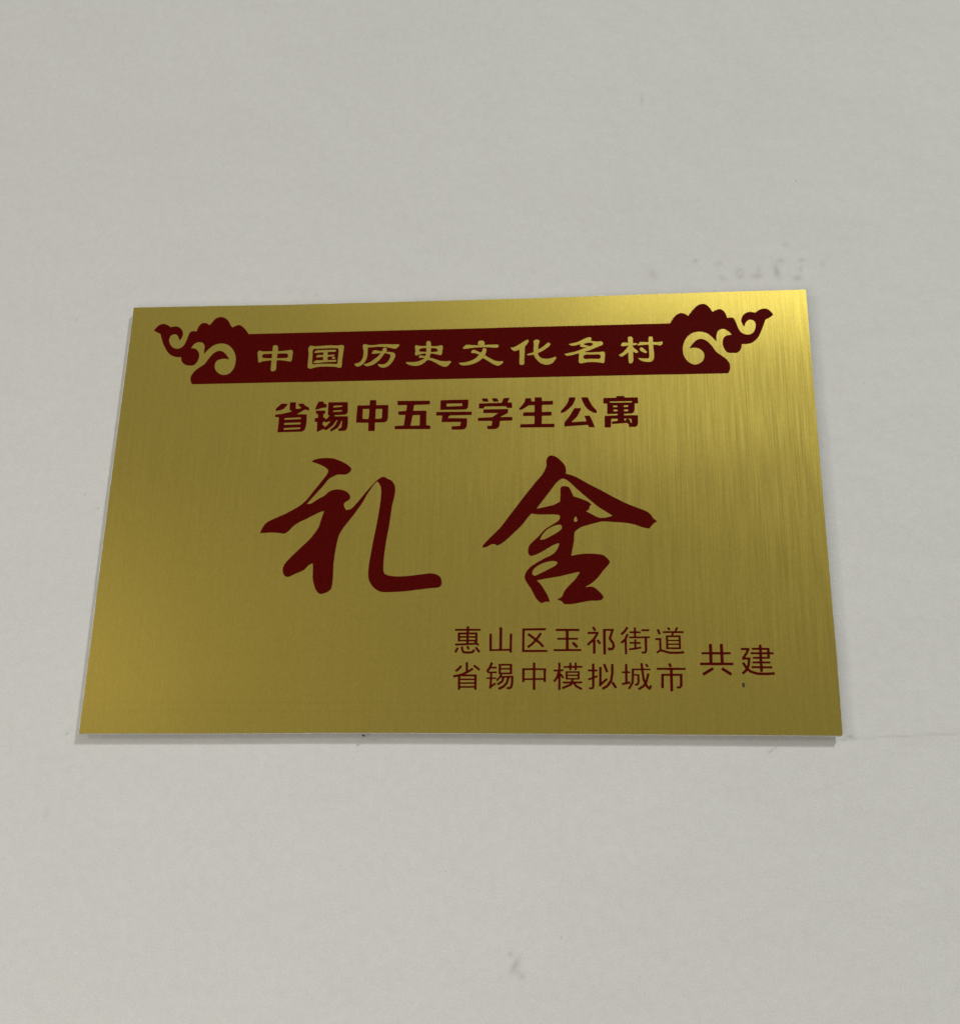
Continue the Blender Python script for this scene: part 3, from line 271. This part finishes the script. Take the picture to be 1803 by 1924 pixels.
 ('祁', 'thin', ['21319,4473 71,-110 18,-35 -2,-10 -9,-10 -58,-36 -10,3 -10,12 -70,116 -9,20 2,10 7,7 45,30 15,6', '21789,4373 25,-3 295,0 12,-2 8,-8 1,-57 -22,-40 -89,-285 9,-25 104,-160 33,-150 1,-20 -16,-40 -48,-80 -13,-15 -15,-8 -105,-23 -40,0 -25,14 -42,52 -4,10 3,10 38,36 20,14 15,-1 20,-21 15,-7 55,12 12,12 19,30 5,15 0,15 -21,101 -120,183 -9,31 7,35 58,170 30,100 -1,15 -5,5 -15,2 -170,0 -15,-4 -7,-18 0,-950 -5,-15 -8,-6 -75,-2 -18,8 -4,15 0,1030 4,15 8,6', '21494,4249 8,-6 4,-10 -2,-63 -21,-27 -24,-56 -97,-154 2,-10 10,-13 3,-12 -5,-75 0,-315 -5,-45 -1,-125 -7,-13 -10,-4 -70,0 -13,7 -4,15 0,240 5,45 -3,184 -10,4 -10,-6 -143,-132 -17,-11 -10,-1 -12,7 -39,45 -4,10 5,12 35,35 150,136 47,47 113,169 8,21 -7,10 -11,2 -105,0 -45,-5 -140,2 -8,6 -4,10 0,55 7,13 15,4 155,0 40,5 60,1', '21484,3924 16,-11 94,-135 0,-10 -8,-10 -46,-35 -11,-4 -10,2 -12,12 -90,130 -1,10 8,11 45,34']),
 ('街', 'thin', ['22660,4461 59,-41 4,-10 -4,-15 -117,-175 -132,-112 -10,-5 -10,2 -45,55 -3,10 3,10 125,108 107,162 13,11', '23020,4431 8,-6 4,-10 0,-130 8,-18 10,-4 70,-5 80,-1 13,-7 4,-15 -1,-40 -11,-11 -150,-2 -18,-7 -5,-15 0,-95 8,-18 15,-5 205,0 45,5 270,0 15,-4 6,-8 0,-45 -11,-15 -95,-3 -10,-4 -6,-8 -2,-515 -21,-50 -26,-45 -14,-15 -11,-6 -55,-2 -85,6 -14,7 -4,15 1,40 12,19 25,3 40,-4 35,0 13,7 4,10 0,430 5,40 0,50 -7,18 -15,4 -115,0 -45,-5 -430,0 -15,5 -6,8 -1,45 4,10 8,6 170,1 18,8 4,15 0,30 0,65 -4,15 -18,7 -60,1 -82,7 -10,15 0,40 7,13 10,4 135,0 15,5 7,18 3,137 15,10', '23570,4346 8,-6 4,-10 -1,-35 -7,-20 -14,-7 -285,-1 -15,5 -7,13 1,50 6,8 10,4', '22665,4161 55,-26 8,-15 -74,-165 -6,-25 -1,-390 5,-45 0,-180 -6,-15 -11,-6 -50,-2 -15,5 -8,18 -7,494 -5,4 -10,-2 -75,-63 -15,-7 -10,3 -12,11 -27,35 -6,15 10,17 140,123 93,200 12,15', '23020,3926 8,-6 4,-10 0,-80 8,-18 15,-5 85,0 60,-5 10,-5 4,-12 -4,-45 -10,-9 -145,1 -18,-7 -5,-15 3,-115 5,-6 15,-2 160,29 10,-6 4,-10 6,-35 -1,-15 -9,-9 -10,-4 -220,-43 -240,-29 -15,3 -7,12 -3,45 6,15 19,6 182,24 10,15 5,65 0,65 -7,18 -15,4 -165,2 -8,6 -4,10 2,45 9,10 11,2 167,-2 10,15 0,80 5,15 18,7']),
 ('道', 'thin', ['24362,4440 10,-7 27,-30 43,-55 -1,-10 -6,-10 -33,-32 -14,-7 -17,9 -59,69 -8,16 4,15 40,37', '24698,4434 41,-21 11,-15 -6,-20 -50,-95 -2,-13 6,-6 14,-3 236,0 14,-5 8,-13 -4,-45 -5,-10 -13,-7 -370,-3 -11,-10 -20,-60 1,-15 14,-7 246,0 20,-5 10,-13 0,-552 -16,-10 -54,-4 -36,4 -254,0 -46,5 -90,0 -40,-5 -51,2 -9,8 -2,12 0,455 -4,35 6,50 6,8 14,5 146,0 42,7 13,15 21,70 -6,10 -10,3 -330,0 -14,7 -4,10 2,47 9,8 11,3 464,2 5,5 -6,20 1,10 45,90 27,44 10,4', '23958,4359 10,-5 5,-11 66,-185 -2,-10 -9,-8 -66,-25 -10,4 -5,9 -66,185 1,13 10,8', '24744,4008 -402,2 -10,-4 -6,-13 0,-75 3,-10 13,-7 56,0 34,-5 306,0 13,7 4,15 -1,75', '24042,3974 9,-6 4,-15 0,-105 -5,-45 0,-280 8,-20 30,-12 250,-78 30,-7 120,0 44,-5 186,0 224,19 10,-5 7,-12 1,-50 -3,-15 -9,-9 -10,-3 -246,-20 -84,0 -40,5 -146,0 -80,5 -30,7 -274,86 -26,4 -20,-8 -100,-73 -14,-5 -10,5 -32,46 -1,15 111,85 13,20 1,330 4,45 -6,13 -16,5 -84,-5 -42,2 -10,15 1,55 5,8 16,5 100,0 44,5', '24425,3843 -77,3 -19,-8 -4,-15 0,-60 4,-15 9,-6 394,-1 16,4 5,8 1,70 -3,10 -9,6', '24744,3683 -402,2 -10,-4 -6,-13 0,-70 6,-13 16,-4 390,0 13,7 4,15 -1,65']),
 ('省', 'thin', ['16119,2986 8,-6 5,-15 0,-75 5,-40 0,-180 3,-15 9,-4 10,3 130,81 20,9 10,-1 10,-11 26,-42 3,-15 -7,-10 -22,-16 -180,-111 -87,-43 -15,-15 12,-7 75,-6 340,0 15,-2 14,-10 4,-15 -3,-65 3,-435 5,-85 -5,-15 -8,-6 -65,-2 -15,4 -7,14 -2,55 -6,8 -15,4 -95,0 -45,-5 -390,-1 -19,-6 -6,-8 -3,-47 -7,-14 -15,-4 -62,3 -8,8 -2,12 0,195 -5,45 -2,270 -6,7 -15,2 -150,-31 -15,5 -6,12 -12,55 2,10 6,6 315,68 140,64 46,27 7,20 0,220 -5,45 0,95 4,10 13,7', '16409,2876 226,-176 4,-10 -3,-10 -37,-50 -10,-3 -15,6 -220,172 -3,10 2,10 26,36 15,15', '15834,2855 55,-45 3,-10 -3,-10 -95,-112 -115,-100 -15,-6 -10,3 -40,45 -7,15 2,10 125,111 80,95 10,5', '15852,2390 -18,-2 -7,-18 1,-60 6,-8 10,-4 540,-1 15,5 7,13 -1,55 -6,8 -10,4 -130,0 -45,5', '16396,2230 -552,2 -10,-4 -7,-13 0,-60 7,-13 15,-5 60,0 40,5 440,1 13,7 5,15 -1,50', '16401,2075 -557,1 -10,-4 -3,-7 1,-65 7,-14 15,-4 385,0 45,5 110,1 13,7 5,15 -1,50']),
 ('锡', 'thin', ['17097,2978 55,-23 10,-13 -1,-15 -44,-115 0,-15 15,-7 175,-2 10,-7 5,-14 0,-40 -5,-8 -15,-4 -175,0 -15,3 -15,14 -10,0 -71,-105 -14,-25 0,-10 5,-5 15,-2 180,0 40,5 65,-1 10,-3 5,-9 2,-35 -4,-15 -13,-7 -145,0 -15,-4 -6,-9 -2,-100 -5,-40 4,-20 19,-7 145,-2 10,-11 2,-25 -4,-15 -13,-7 -140,0 -19,-8 -3,-10 -6,-75 3,-129 10,-4 10,4 100,72 10,-2 6,-6 30,-40 3,-10 -3,-10 -10,-10 -167,-125 -12,-15 -12,-33 -15,-7 -60,17 -10,7 -3,6 18,80 11,85 1,65 5,40 -2,97 -8,8 -12,3 -105,2 -9,5 -4,15 2,30 11,11 80,2 35,-4 13,6 4,15 -1,145 -6,9 -10,3 -76,-2 -10,10 -4,25 -5,10 -41,30 -9,15 4,15 109,170 67,176 10,11', '17942,2908 8,-6 4,-15 0,-380 -6,-20 -11,-11 -15,-4 -350,2 -10,-3 -9,-9 -20,-45 6,-10 13,-2 145,0 45,5 240,0 18,-8 14,-60 -5,-50 0,-85 -5,-35 0,-95 -7,-50 -39,-120 -11,-15 -13,-10 -77,-35 -95,7 -15,5 -7,13 7,70 6,5 14,3 70,-4 26,11 16,20 23,75 7,90 5,175 -10,15 -32,2 -15,-6 -7,-11 -68,-230 -115,-137 -20,-19 -25,-15 -160,-80 -20,-8 -15,1 -12,13 -24,50 1,17 20,15 160,77 26,21 70,80 29,39 48,171 -3,12 -10,5 -65,1 -15,-3 -12,-15 -48,-155 -15,-20 -185,-121 -10,0 -10,6 -21,30 -13,25 5,15 149,99 18,16 33,105 -1,10 -6,5 -44,5 -135,-144 -10,-1 -10,4 -30,29 -7,12 5,15 117,130 37,80 0,10 -5,5 -42,7 -7,8 -5,15 -1,335 -5,45 3,12 8,8 12,3 95,0 45,5', '17848,2837 -171,3 -40,-5 -130,-2 -9,-6 -3,-10 1,-75 6,-8 15,-4 330,2 8,5 4,15 -1,70', '17848,2667 -341,1 -9,-6 -4,-15 2,-90 6,-8 15,-4 330,1 8,6 4,15 -1,85']),
 ('中', 'thin', ['18889,2961 10,-11 6,-40 1,-170 3,-12 8,-8 417,-2 12,-3 8,-8 2,-42 -14,-35 -1,-70 -5,-40 0,-320 -5,-35 -7,-13 -15,-4 -50,0 -15,4 -6,8 -2,60 -4,10 -8,6 -295,2 -15,-5 -8,-18 0,-375 -7,-13 -10,-4 -65,0 -18,7 -5,15 0,365 -7,18 -15,5 -300,-1 -10,-4 -6,-8 -2,-55 -7,-13 -15,-4 -50,0 -12,2 -8,8 -3,387 5,80 -3,15 -10,20 -2,40 8,18 15,5 412,2 8,8 2,12 3,207 8,8 12,3', '19231,2645 -302,3 -19,-8 -4,-15 0,-295 8,-18 15,-4 290,0 18,7 4,15 0,295 -2,12', '18791,2645 -302,3 -19,-8 -4,-15 0,-260 -5,-40 8,-18 15,-4 295,0 18,7 4,15 0,300 -2,12']),
 ('模', 'thin', ['20584,2955 8,-6 4,-10 -5,-100 8,-18 15,-5 200,-1 10,-11 2,-40 -4,-15 -13,-7 -115,-1 -92,-7 -10,-15 -3,-70 -10,-11 -50,-2 -19,8 -4,15 -2,65 -5,8 -10,4 -102,-2 -10,-15 -1,-60 -4,-15 -13,-7 -45,-1 -15,5 -6,8 -2,70 -10,15 -177,2 -30,-3 -10,3 -6,8 -1,50 3,10 9,6 145,2 70,9 7,18 1,100 3,10 9,6 50,1 15,-4 7,-18 3,-107 15,-10 55,-1 40,1 15,10 7,37 0,70 4,15 19,7', '19924,2955 8,-6 4,-15 0,-175 -5,-45 3,-32 8,-8 12,-2 90,3 8,-6 4,-15 0,-40 -10,-15 -97,-8 -14,-7 -4,-15 1,-75 7,-9 5,-1 25,10 15,-6 87,-144 5,-15 -7,-13 -35,-23 -15,-6 -10,2 -13,15 -42,71 -10,9 -5,2 -5,-5 -3,-542 -4,-10 -8,-6 -60,-1 -15,4 -8,18 0,225 5,45 -2,183 -5,5 -10,-7 -120,-149 -10,-2 -10,4 -40,33 -10,13 3,15 109,140 69,230 -1,5 -10,5 -30,-3 -110,2 -11,11 -2,40 8,20 15,6 145,1 18,8 4,15 2,255 6,8 10,4', '20704,2595 8,-6 4,-15 -5,-50 0,-240 -3,-20 -9,-10 -15,-2 -205,-2 -10,-6 -6,-10 -13,-50 8,-10 11,-2 320,0 18,-8 4,-15 0,-35 -4,-10 -8,-6 -55,-6 -175,-1 -12,-2 -5,-10 36,-55 21,-20 200,-106 4,-9 -1,-10 -28,-55 -10,-6 -15,2 -215,114 -16,15 -88,120 -11,9 -5,0 -9,-9 -16,-45 -25,-21 -340,-145 -10,-2 -11,3 -11,15 -17,45 -1,10 6,10 299,129 11,6 7,10 -4,5 -24,2 -85,-5 -165,2 -9,6 -3,10 -1,40 4,15 19,7 295,1 16,12 16,50 -2,15 -10,7 -185,1 -15,4 -15,13 -3,15 0,290 4,15 19,7', '20621,2529 -382,2 -10,-4 -6,-8 -1,-45 7,-13 15,-5 365,1 15,10 5,27 0,25', '20616,2399 -377,2 -14,-7 -3,-10 0,-55 7,-13 15,-4 365,0 13,7 4,15 0,50']),
 ('拟', 'thin', ['21304,2911 9,-6 4,-15 -5,-50 2,-167 15,-10 95,-2 9,-6 4,-15 -1,-35 -10,-15 -97,-3 -15,-10 -1,-172 6,-8 10,-1 70,26 15,1 14,-18 11,-40 -10,-15 -105,-43 -15,-17 -3,-325 -2,-10 -15,-20 -19,-60 -16,-14 -20,-7 -130,-6 -14,7 -6,15 -2,40 7,13 15,5 45,0 40,5 10,3 6,9 -3,45 5,45 0,205 -7,15 -11,2 -110,-37 -10,-1 -10,6 -5,10 -11,45 6,10 10,6 125,43 18,11 5,20 0,195 -4,15 -14,7 -90,1 -41,7 -11,15 0,40 7,13 10,4 130,-2 13,5 5,15 2,215 5,8 10,4', '21744,2907 10,-7 6,-10 112,-305 -1,-10 -8,-10 -64,-26 -15,3 -7,13 -113,305 1,10 9,11 55,24', '22079,2891 9,-6 4,-15 -5,-85 0,-220 -6,-80 -50,-285 -6,-20 -24,-40 -2,-10 10,0 50,29 16,-4 132,-205 4,-20 -12,-12 -50,-34 -10,-3 -10,2 -20,26 -115,183 -10,12 -5,1 -17,-15 -82,-115 -31,-36 -185,-109 -20,-5 -10,10 -31,55 -2,10 3,10 185,115 140,196 52,289 6,365 7,13 10,4', '21594,2771 9,-6 4,-15 -5,-360 -5,-45 0,-185 7,-6 10,5 124,111 46,38 10,-2 18,-16 24,-30 5,-15 -6,-10 -41,-37 -210,-187 -20,-40 -15,-5 -56,14 -11,5 -5,10 15,75 0,175 5,45 5,385 5,80 5,15 12,4']),
 ('城', 'thin', ['23260,2932 12,-15 12,-155 4,-45 8,-13 14,-4 246,0 14,-4 6,-9 2,-35 -4,-10 -8,-5 -250,-2 -15,-8 -3,-15 41,-340 7,-30 10,-15 10,1 5,9 69,262 10,8 10,1 56,-14 13,-12 0,-15 -78,-300 -34,-75 46,-105 27,-26 10,-3 10,6 23,48 13,11 34,-10 38,-21 0,-20 -50,-120 -12,-16 -20,-11 -20,-1 -20,8 -100,80 -35,60 -11,6 -10,-6 -13,-20 -17,-15 -180,-110 -30,-15 -14,9 -31,51 -2,10 4,10 193,122 45,68 5,15 -1,10 -50,115 -47,380 -6,23 -8,7 -12,3 -240,0 -16,-4 -6,-14 -6,-60 0,-60 2,-20 4,-5 86,3 40,-5 56,0 14,-4 10,-14 3,-25 0,-115 5,-40 0,-105 -5,-25 -37,-110 -16,-21 -20,-10 -50,-6 -44,-1 -10,3 -6,5 -6,55 2,12 10,9 54,8 10,5 10,16 21,65 2,45 -5,45 0,125 -3,15 -15,12 -64,1 -30,5 -13,-3 -9,-25 -16,-245 -8,-55 -144,-235 -16,-11 -14,4 -46,29 -6,8 0,10 92,150 17,35 20,25 9,20 21,270 7,293 6,7 14,3 342,2 8,9 2,11 -14,145 0,50 18,12 50,5', '23426,2904 15,-12 60,-75 6,-15 -3,-10 -24,-22 -30,-19 -15,6 -69,90 1,10 9,12 34,30', '22636,2893 8,-6 4,-15 2,-275 6,-8 10,-4 84,-7 9,-6 4,-15 -1,-30 -10,-15 -22,-2 -64,5 -16,-4 -5,-9 -1,-330 5,-10 11,-3 66,12 14,-3 9,-16 9,-60 -3,-5 -15,-6 -310,-62 -10,6 -5,12 -8,50 3,14 16,8 104,22 11,6 6,10 1,345 -4,15 -14,7 -84,1 -16,3 -7,14 1,35 6,14 10,3 86,1 18,7 4,15 0,110 5,40 2,120 5,9 10,3 46,6']),
 ('市', 'thin', ['24374,2930 10,-4 10,-14 51,-108 1,-10 -4,-10 -8,-6 -65,-33 -10,10 -12,19 -45,95 -3,15 5,9 10,8 45,25', '24374,2735 25,-3 320,0 45,-5 210,0 15,-5 7,-13 -6,-55 -6,-8 -10,-4 -480,0 -18,-8 -10,-60 0,-70 3,-12 8,-8 362,-2 12,-3 8,-8 2,-22 -9,-60 -1,-65 -5,-35 0,-190 -5,-40 0,-70 -4,-15 -23,-16 -35,-54 -25,-24 -20,-3 -105,0 -19,7 -4,15 0,45 8,18 15,5 79,2 12,10 14,26 2,94 5,40 3,250 -5,9 -15,4 -247,-3 -8,-8 -3,-12 -5,-590 -2,-12 -7,-8 -28,-7 -60,0 -14,7 -3,10 -1,145 5,45 0,410 -4,15 -8,6 -210,2 -19,-8 -4,-15 0,-70 -5,-35 0,-110 -5,-40 0,-115 -6,-105 -6,-8 -10,-4 -65,0 -15,4 -8,18 5,235 5,45 0,115 5,45 -5,70 8,47 8,8 12,3 322,2 8,8 2,12 0,115 -4,15 -18,8 -105,0 -45,5 -335,0 -15,4 -8,18 3,50 9,10 11,3 490,0']),
 ('共', 'thin', ['26514,3716 8,-5 4,-15 0,-300 5,-15 18,-8 265,0 15,-5 5,-12 -3,-55 -4,-10 -8,-6 -270,-2 -18,-7 -5,-15 3,-307 10,-10 30,-6 330,-2 8,-5 3,-10 -4,-70 -7,-13 -15,-5 -865,0 -45,5 -375,0 -18,8 -5,25 6,55 4,10 8,6 340,1 12,3 8,8 2,287 4,30 -3,10 -18,7 -275,2 -8,6 -4,10 0,50 7,18 15,4 265,0 18,8 5,15 0,195 4,35 1,65 6,15 16,7 80,0 15,-4 6,-8 1,-310 3,-10 5,-5 280,-3 18,8 5,15 1,300 6,8 10,4 60,5', '26391,3281 -282,2 -18,-7 -5,-15 0,-180 -4,-45 0,-70 7,-18 15,-5 275,0 18,8 5,15 0,295 -3,12', '26059,2751 16,-10 35,-65 5,-20 -6,-10 -385,-236 -15,-4 -10,6 -46,79 -1,10 7,10 335,205 50,30', '26484,2747 353,-241 4,-10 -3,-10 -52,-75 -12,-5 -11,5 -344,235 -6,15 10,20 41,60 10,6']),
 ('建', 'thin', ['28063,3680 7,-15 0,-90 8,-18 15,-5 135,0 40,-4 100,-3 12,-10 5,-15 -5,-60 0,-70 5,-15 18,-8 75,0 50,-6 11,-11 1,-30 -6,-25 -11,-11 -125,-2 -18,-7 -4,-15 3,-110 -5,-40 -9,-10 -277,-3 -15,-4 -7,-13 0,-75 4,-10 8,-6 80,-7 215,0 15,-4 6,-13 -5,-50 -6,-8 -10,-4 -297,2 -8,-8 -3,-12 0,-70 8,-18 15,-5 85,-5 265,-1 10,-5 3,-11 -2,-50 -6,-15 -20,-8 -85,1 -40,4 -220,-1 -8,-6 -4,-10 -1,-105 -4,-15 -13,-7 -70,-2 -12,4 -5,10 -1,115 -2,12 -8,8 -287,3 -32,7 -9,15 5,55 6,8 10,4 155,0 45,-5 95,0 18,8 4,15 0,70 -2,12 -8,8 -262,3 -14,7 -4,15 2,45 6,8 10,4 250,0 18,8 4,15 0,65 -2,12 -8,8 -232,2 -18,8 -3,15 5,45 11,11 237,4 8,8 2,12 -2,72 -8,8 -12,2 -80,1 -40,4 -180,1 -10,4 -6,8 -1,50 7,16 20,6 95,0 45,-5 155,0 15,5 7,13 0,25 0,40 -7,13 -15,4 -245,2 -13,6 -6,10 3,55 6,8 15,4 250,2 8,6 4,10 0,90 5,15 18,7', '27278,3551 25,-4 220,0 55,-6 9,-11 -4,-64 -17,-26 -48,-115 -106,-150 -3,-10 4,-10 15,-3 55,5 100,0 15,-7 8,-15 -2,-40 -39,-270 -6,-20 -37,-70 -7,-20 11,-20 72,-67 30,-18 205,-66 30,-6 90,-5 265,-6 230,15 70,-1 9,-6 3,-10 0,-65 -5,-15 -17,-7 -60,-1 -230,-15 -280,5 -105,7 -265,84 -30,20 -65,59 -15,6 -10,-6 -35,-39 -114,-98 -16,-7 -10,4 -44,53 -5,10 0,10 12,15 116,100 21,35 3,15 -6,15 -110,180 -6,20 9,12 55,38 15,3 17,-18 77,-125 6,-5 10,0 11,15 10,25 26,185 -4,15 -13,7 -85,0 -40,-4 -60,-1 -15,3 -5,5 -4,65 3,15 157,220 32,80 -7,10 -11,2 -175,5 -15,5 -8,18 3,50 12,15', '28275,3465 -194,0 -8,-8 -3,-12 3,-67 8,-8 12,-3 177,3 10,15 4,60 -1,10', '28270,3280 -189,0 -8,-8 -3,-12 1,-75 17,-7 75,-1 40,-5 62,3 8,8 3,12 2,70 -3,10']),
]

# ------------------------------------------------------------------ the wall
def axis(lo, a, b, hi, fine, coarse):
    out = []; x = lo
    while x < a - 1e-9: out.append(x); x += coarse
    n = round((b - a) / fine); out += [a + (b - a) * i / n for i in range(n + 1)]
    x = b + coarse
    while x < hi + 1e-9: out.append(x); x += coarse
    return out

def grime_at(x, z):
    """dirt marks and glue spots on the paint, by where they sit (mm from the plaque's lower middle)"""
    t = 0.0
    for mx, mz, rx, rz, ang, s in MARKS:
        dx, dz = x - mx, z - mz
        r = max(rx, rz) * 2.2
        if abs(dx) > r or abs(dz) > r: continue
        c, q = math.cos(math.radians(ang)), math.sin(math.radians(ang))
        u, v = (dx * c + dz * q) / rx, (-dx * q + dz * c) / rz
        t = max(t, s * 1.0 * math.exp(-(u * u + v * v)))
    for ln in LINES:
        for (x0, z0), (x1, z1) in zip(ln[:-1], ln[1:]):
            k = max(0, min(1, ((x - x0) * (x1 - x0) + (z - z0) * (z1 - z0)) / ((x1 - x0) ** 2 + (z1 - z0) ** 2)))
            d = math.hypot(x - x0 - k * (x1 - x0), z - z0 - k * (z1 - z0))
            t = max(t, 0.22 * math.exp(-(d / 0.4) ** 2))
    return t

def build_wall():
    xs = axis(-1200, -200, 220, 1200, 0.8, 50)
    zs = axis(-1900, -130, 320, 900, 0.8, 50)
    nx, nz = len(xs), len(zs)
    vs = [(x / 1000, 0.0, BASE + z / 1000) for z in zs for x in xs]
    fs = [(j * nx + i, j * nx + i + 1, (j + 1) * nx + i + 1, (j + 1) * nx + i) for j in range(nz - 1) for i in range(nx - 1)]
    me = bpy.data.meshes.new('wall'); me.from_pydata(vs, [], fs)
    at = me.attributes.new('grime', 'FLOAT', 'POINT')
    vals = [0.0] * len(vs)
    near = {}
    cand = set()
    for mx, mz, rx, rz, ang, s in MARKS:
        r = max(rx, rz) * 2.2
        ii = [i for i, x in enumerate(xs) if abs(x - mx) <= r]
        jj = [j for j, z in enumerate(zs) if abs(z - mz) <= r]
        cand.update((j, i) for j in jj for i in ii)
    for ln in LINES:
        for (x0, z0), (x1, z1) in zip(ln[:-1], ln[1:]):
            ii = [i for i, x in enumerate(xs) if x0 - 1 <= x <= x1 + 1]
            jj = [j for j, z in enumerate(zs) if min(z0, z1) - 1.5 <= z <= max(z0, z1) + 1.5]
            cand.update((j, i) for j in jj for i in ii)
    for j, i in cand: vals[j * nx + i] = grime_at(xs[i], zs[j])
    at.data.foreach_set('value', vals)
    o = link_mesh('wall', me, WALL)
    tag(o, kind='structure', label='off-white painted plaster wall with faint grey smudges')
    sol = o.modifiers.new('thickness', 'SOLIDIFY'); sol.thickness = 0.10; sol.offset = -1
    return o
build_wall()

# ------------------------------------------------------------------ the plaque
root = bpy.data.objects.new('wall_plaque', None)
COL.objects.link(root)
root.empty_display_size = 0.05
root.location = (0, 0, BASE)
tag(root, 'gold brushed metal plaque with dark red Chinese lettering fixed to the off-white wall', 'plaque')

def decode(enc):
    out = []
    for s in enc:
        pts = [tuple(map(int, t.split(','))) for t in s.split()]
        x, z = pts[0]; lp = [(x / 100 - 155, z / 100)]
        for a, b in pts[1:]:
            x += a; z += b; lp.append((x / 100 - 155, z / 100))
        out.append(lp)
    return out

def rough_outline(ol, amp, seed, shift=(0, 0)):
    """the sawn edge: the outline with small unevenness"""
    out = []; n = len(ol)
    for i in range(n):
        (x0, z0), (x1, z1) = ol[i], ol[(i + 1) % n]
        d = math.hypot(x1 - x0, z1 - z0); k = max(1, int(d / 1.6))
        for j in range(k):
            t = j / k; x = x0 + (x1 - x0) * t; z = z0 + (z1 - z0) * t
            a = 0 if j == 0 else amp
            e = noise.noise(Vector((x * 0.35, z * 0.35, seed))) * a + noise.noise(Vector((x * 1.3, z * 1.3, seed + 5))) * a * 0.6
            nx, nz = (z1 - z0) / d, -(x1 - x0) / d
            out.append((x + nx * e + shift[0], z + nz * e + shift[1]))
    return out

plate = sheet('metal_sheet', [rough_outline(OUTLINE, 0.10, 3.0)], 0.0038, THK, GOLD, root)
board = sheet('backing_board', [rough_outline(OUTLINE, 0.14, 9.0, (-0.42, -0.14))], 0.0022, 0.00378, WHITE, root)
inner = [(x * 0.975, 100 + (z - 100) * 0.96) for x, z in OUTLINE]
for k, (a, b) in enumerate([(4, 30), (74, 124), (168, 196)]):
    pad = [[(-150, a), (150, a), (150, b), (-150, b)]]
    sheet('foam_tape', [rough_outline(pad[0], 0.35, 20 + k)], 0.0, 0.00218, FOAM, root)

ROWLABEL = {'gold': 'small gold clerical-script character on the red banner', 'bold': 'bold dark red character in the line below the banner',
            'brush': 'large dark red brush-written character', 'thin': 'small thin dark red character in the lower right corner'}
banner = None
for name, row, enc in GLYPHS:
    loops = decode(enc)
    if row == 'banner':
        banner = sheet('banner', loops, THK - 0.0001, THK + 0.00010, RED, root)
        banner['label'] = 'dark red banner with cloud-scroll ends across the top'
    elif row == 'gold':
        o = sheet('character', loops, THK + 0.00005, THK + 0.00018, GOLD, banner)
        o['label'] = ROWLABEL[row] + ', ' + name
    else:
        o = sheet('character', loops, THK - 0.0001, THK + 0.00010, RED, root)
        o['label'] = ROWLABEL[row] + ', ' + name

def blob(name, x, z, rx, rz, y0, y1, seed, mat, parent):
    pts = []
    for i in range(14):
        t = 2 * math.pi * i / 14
        r = 1 + 0.35 * noise.noise(Vector((math.cos(t) * 1.7, math.sin(t) * 1.7, seed)))
        pts.append((x + rx * r * math.cos(t), z + rz * r * math.sin(t)))
    return sheet(name, [pts], y0, y1, mat, parent)
o = blob('dirt_spot', 117.65, 20.2, 0.55, 0.95, THK - 0.0001, THK + 0.0002, 1.3, DIRT, root)
o = blob('dirt_spot', -35.9, -0.35, 0.60, 0.30, 0.0022, THK - 0.0004, 4.3, DIRT, root)
# faint scored border line just inside the edge, as on the photo
def score(x0, z0, x1, z1, w):
    d = math.hypot(x1 - x0, z1 - z0); nx, nz = -(z1 - z0) / d * w, (x1 - x0) / d * w
    sheet('scored_line', [[(x0 - nx, z0 - nz), (x1 - nx, z1 - nz), (x1 + nx, z1 + nz), (x0 + nx, z0 + nz)]], THK - 0.0001, THK + 0.00002, SCORE, root)
SCORE = make_plain('scored_groove', (0.34, 0.255, 0.04, 1), (0.42, 0.315, 0.055, 1), 0.45)
SCORE.node_tree.nodes['Principled BSDF'].inputs['Metallic'].default_value = 1.0
score(-142.0, 13.1, 140.0, 12.7, 0.05)
score(-141.0, 9.6, 138.5, 9.05, 0.05)
score(141.1, 30.0, 140.5, 10.2, 0.05)
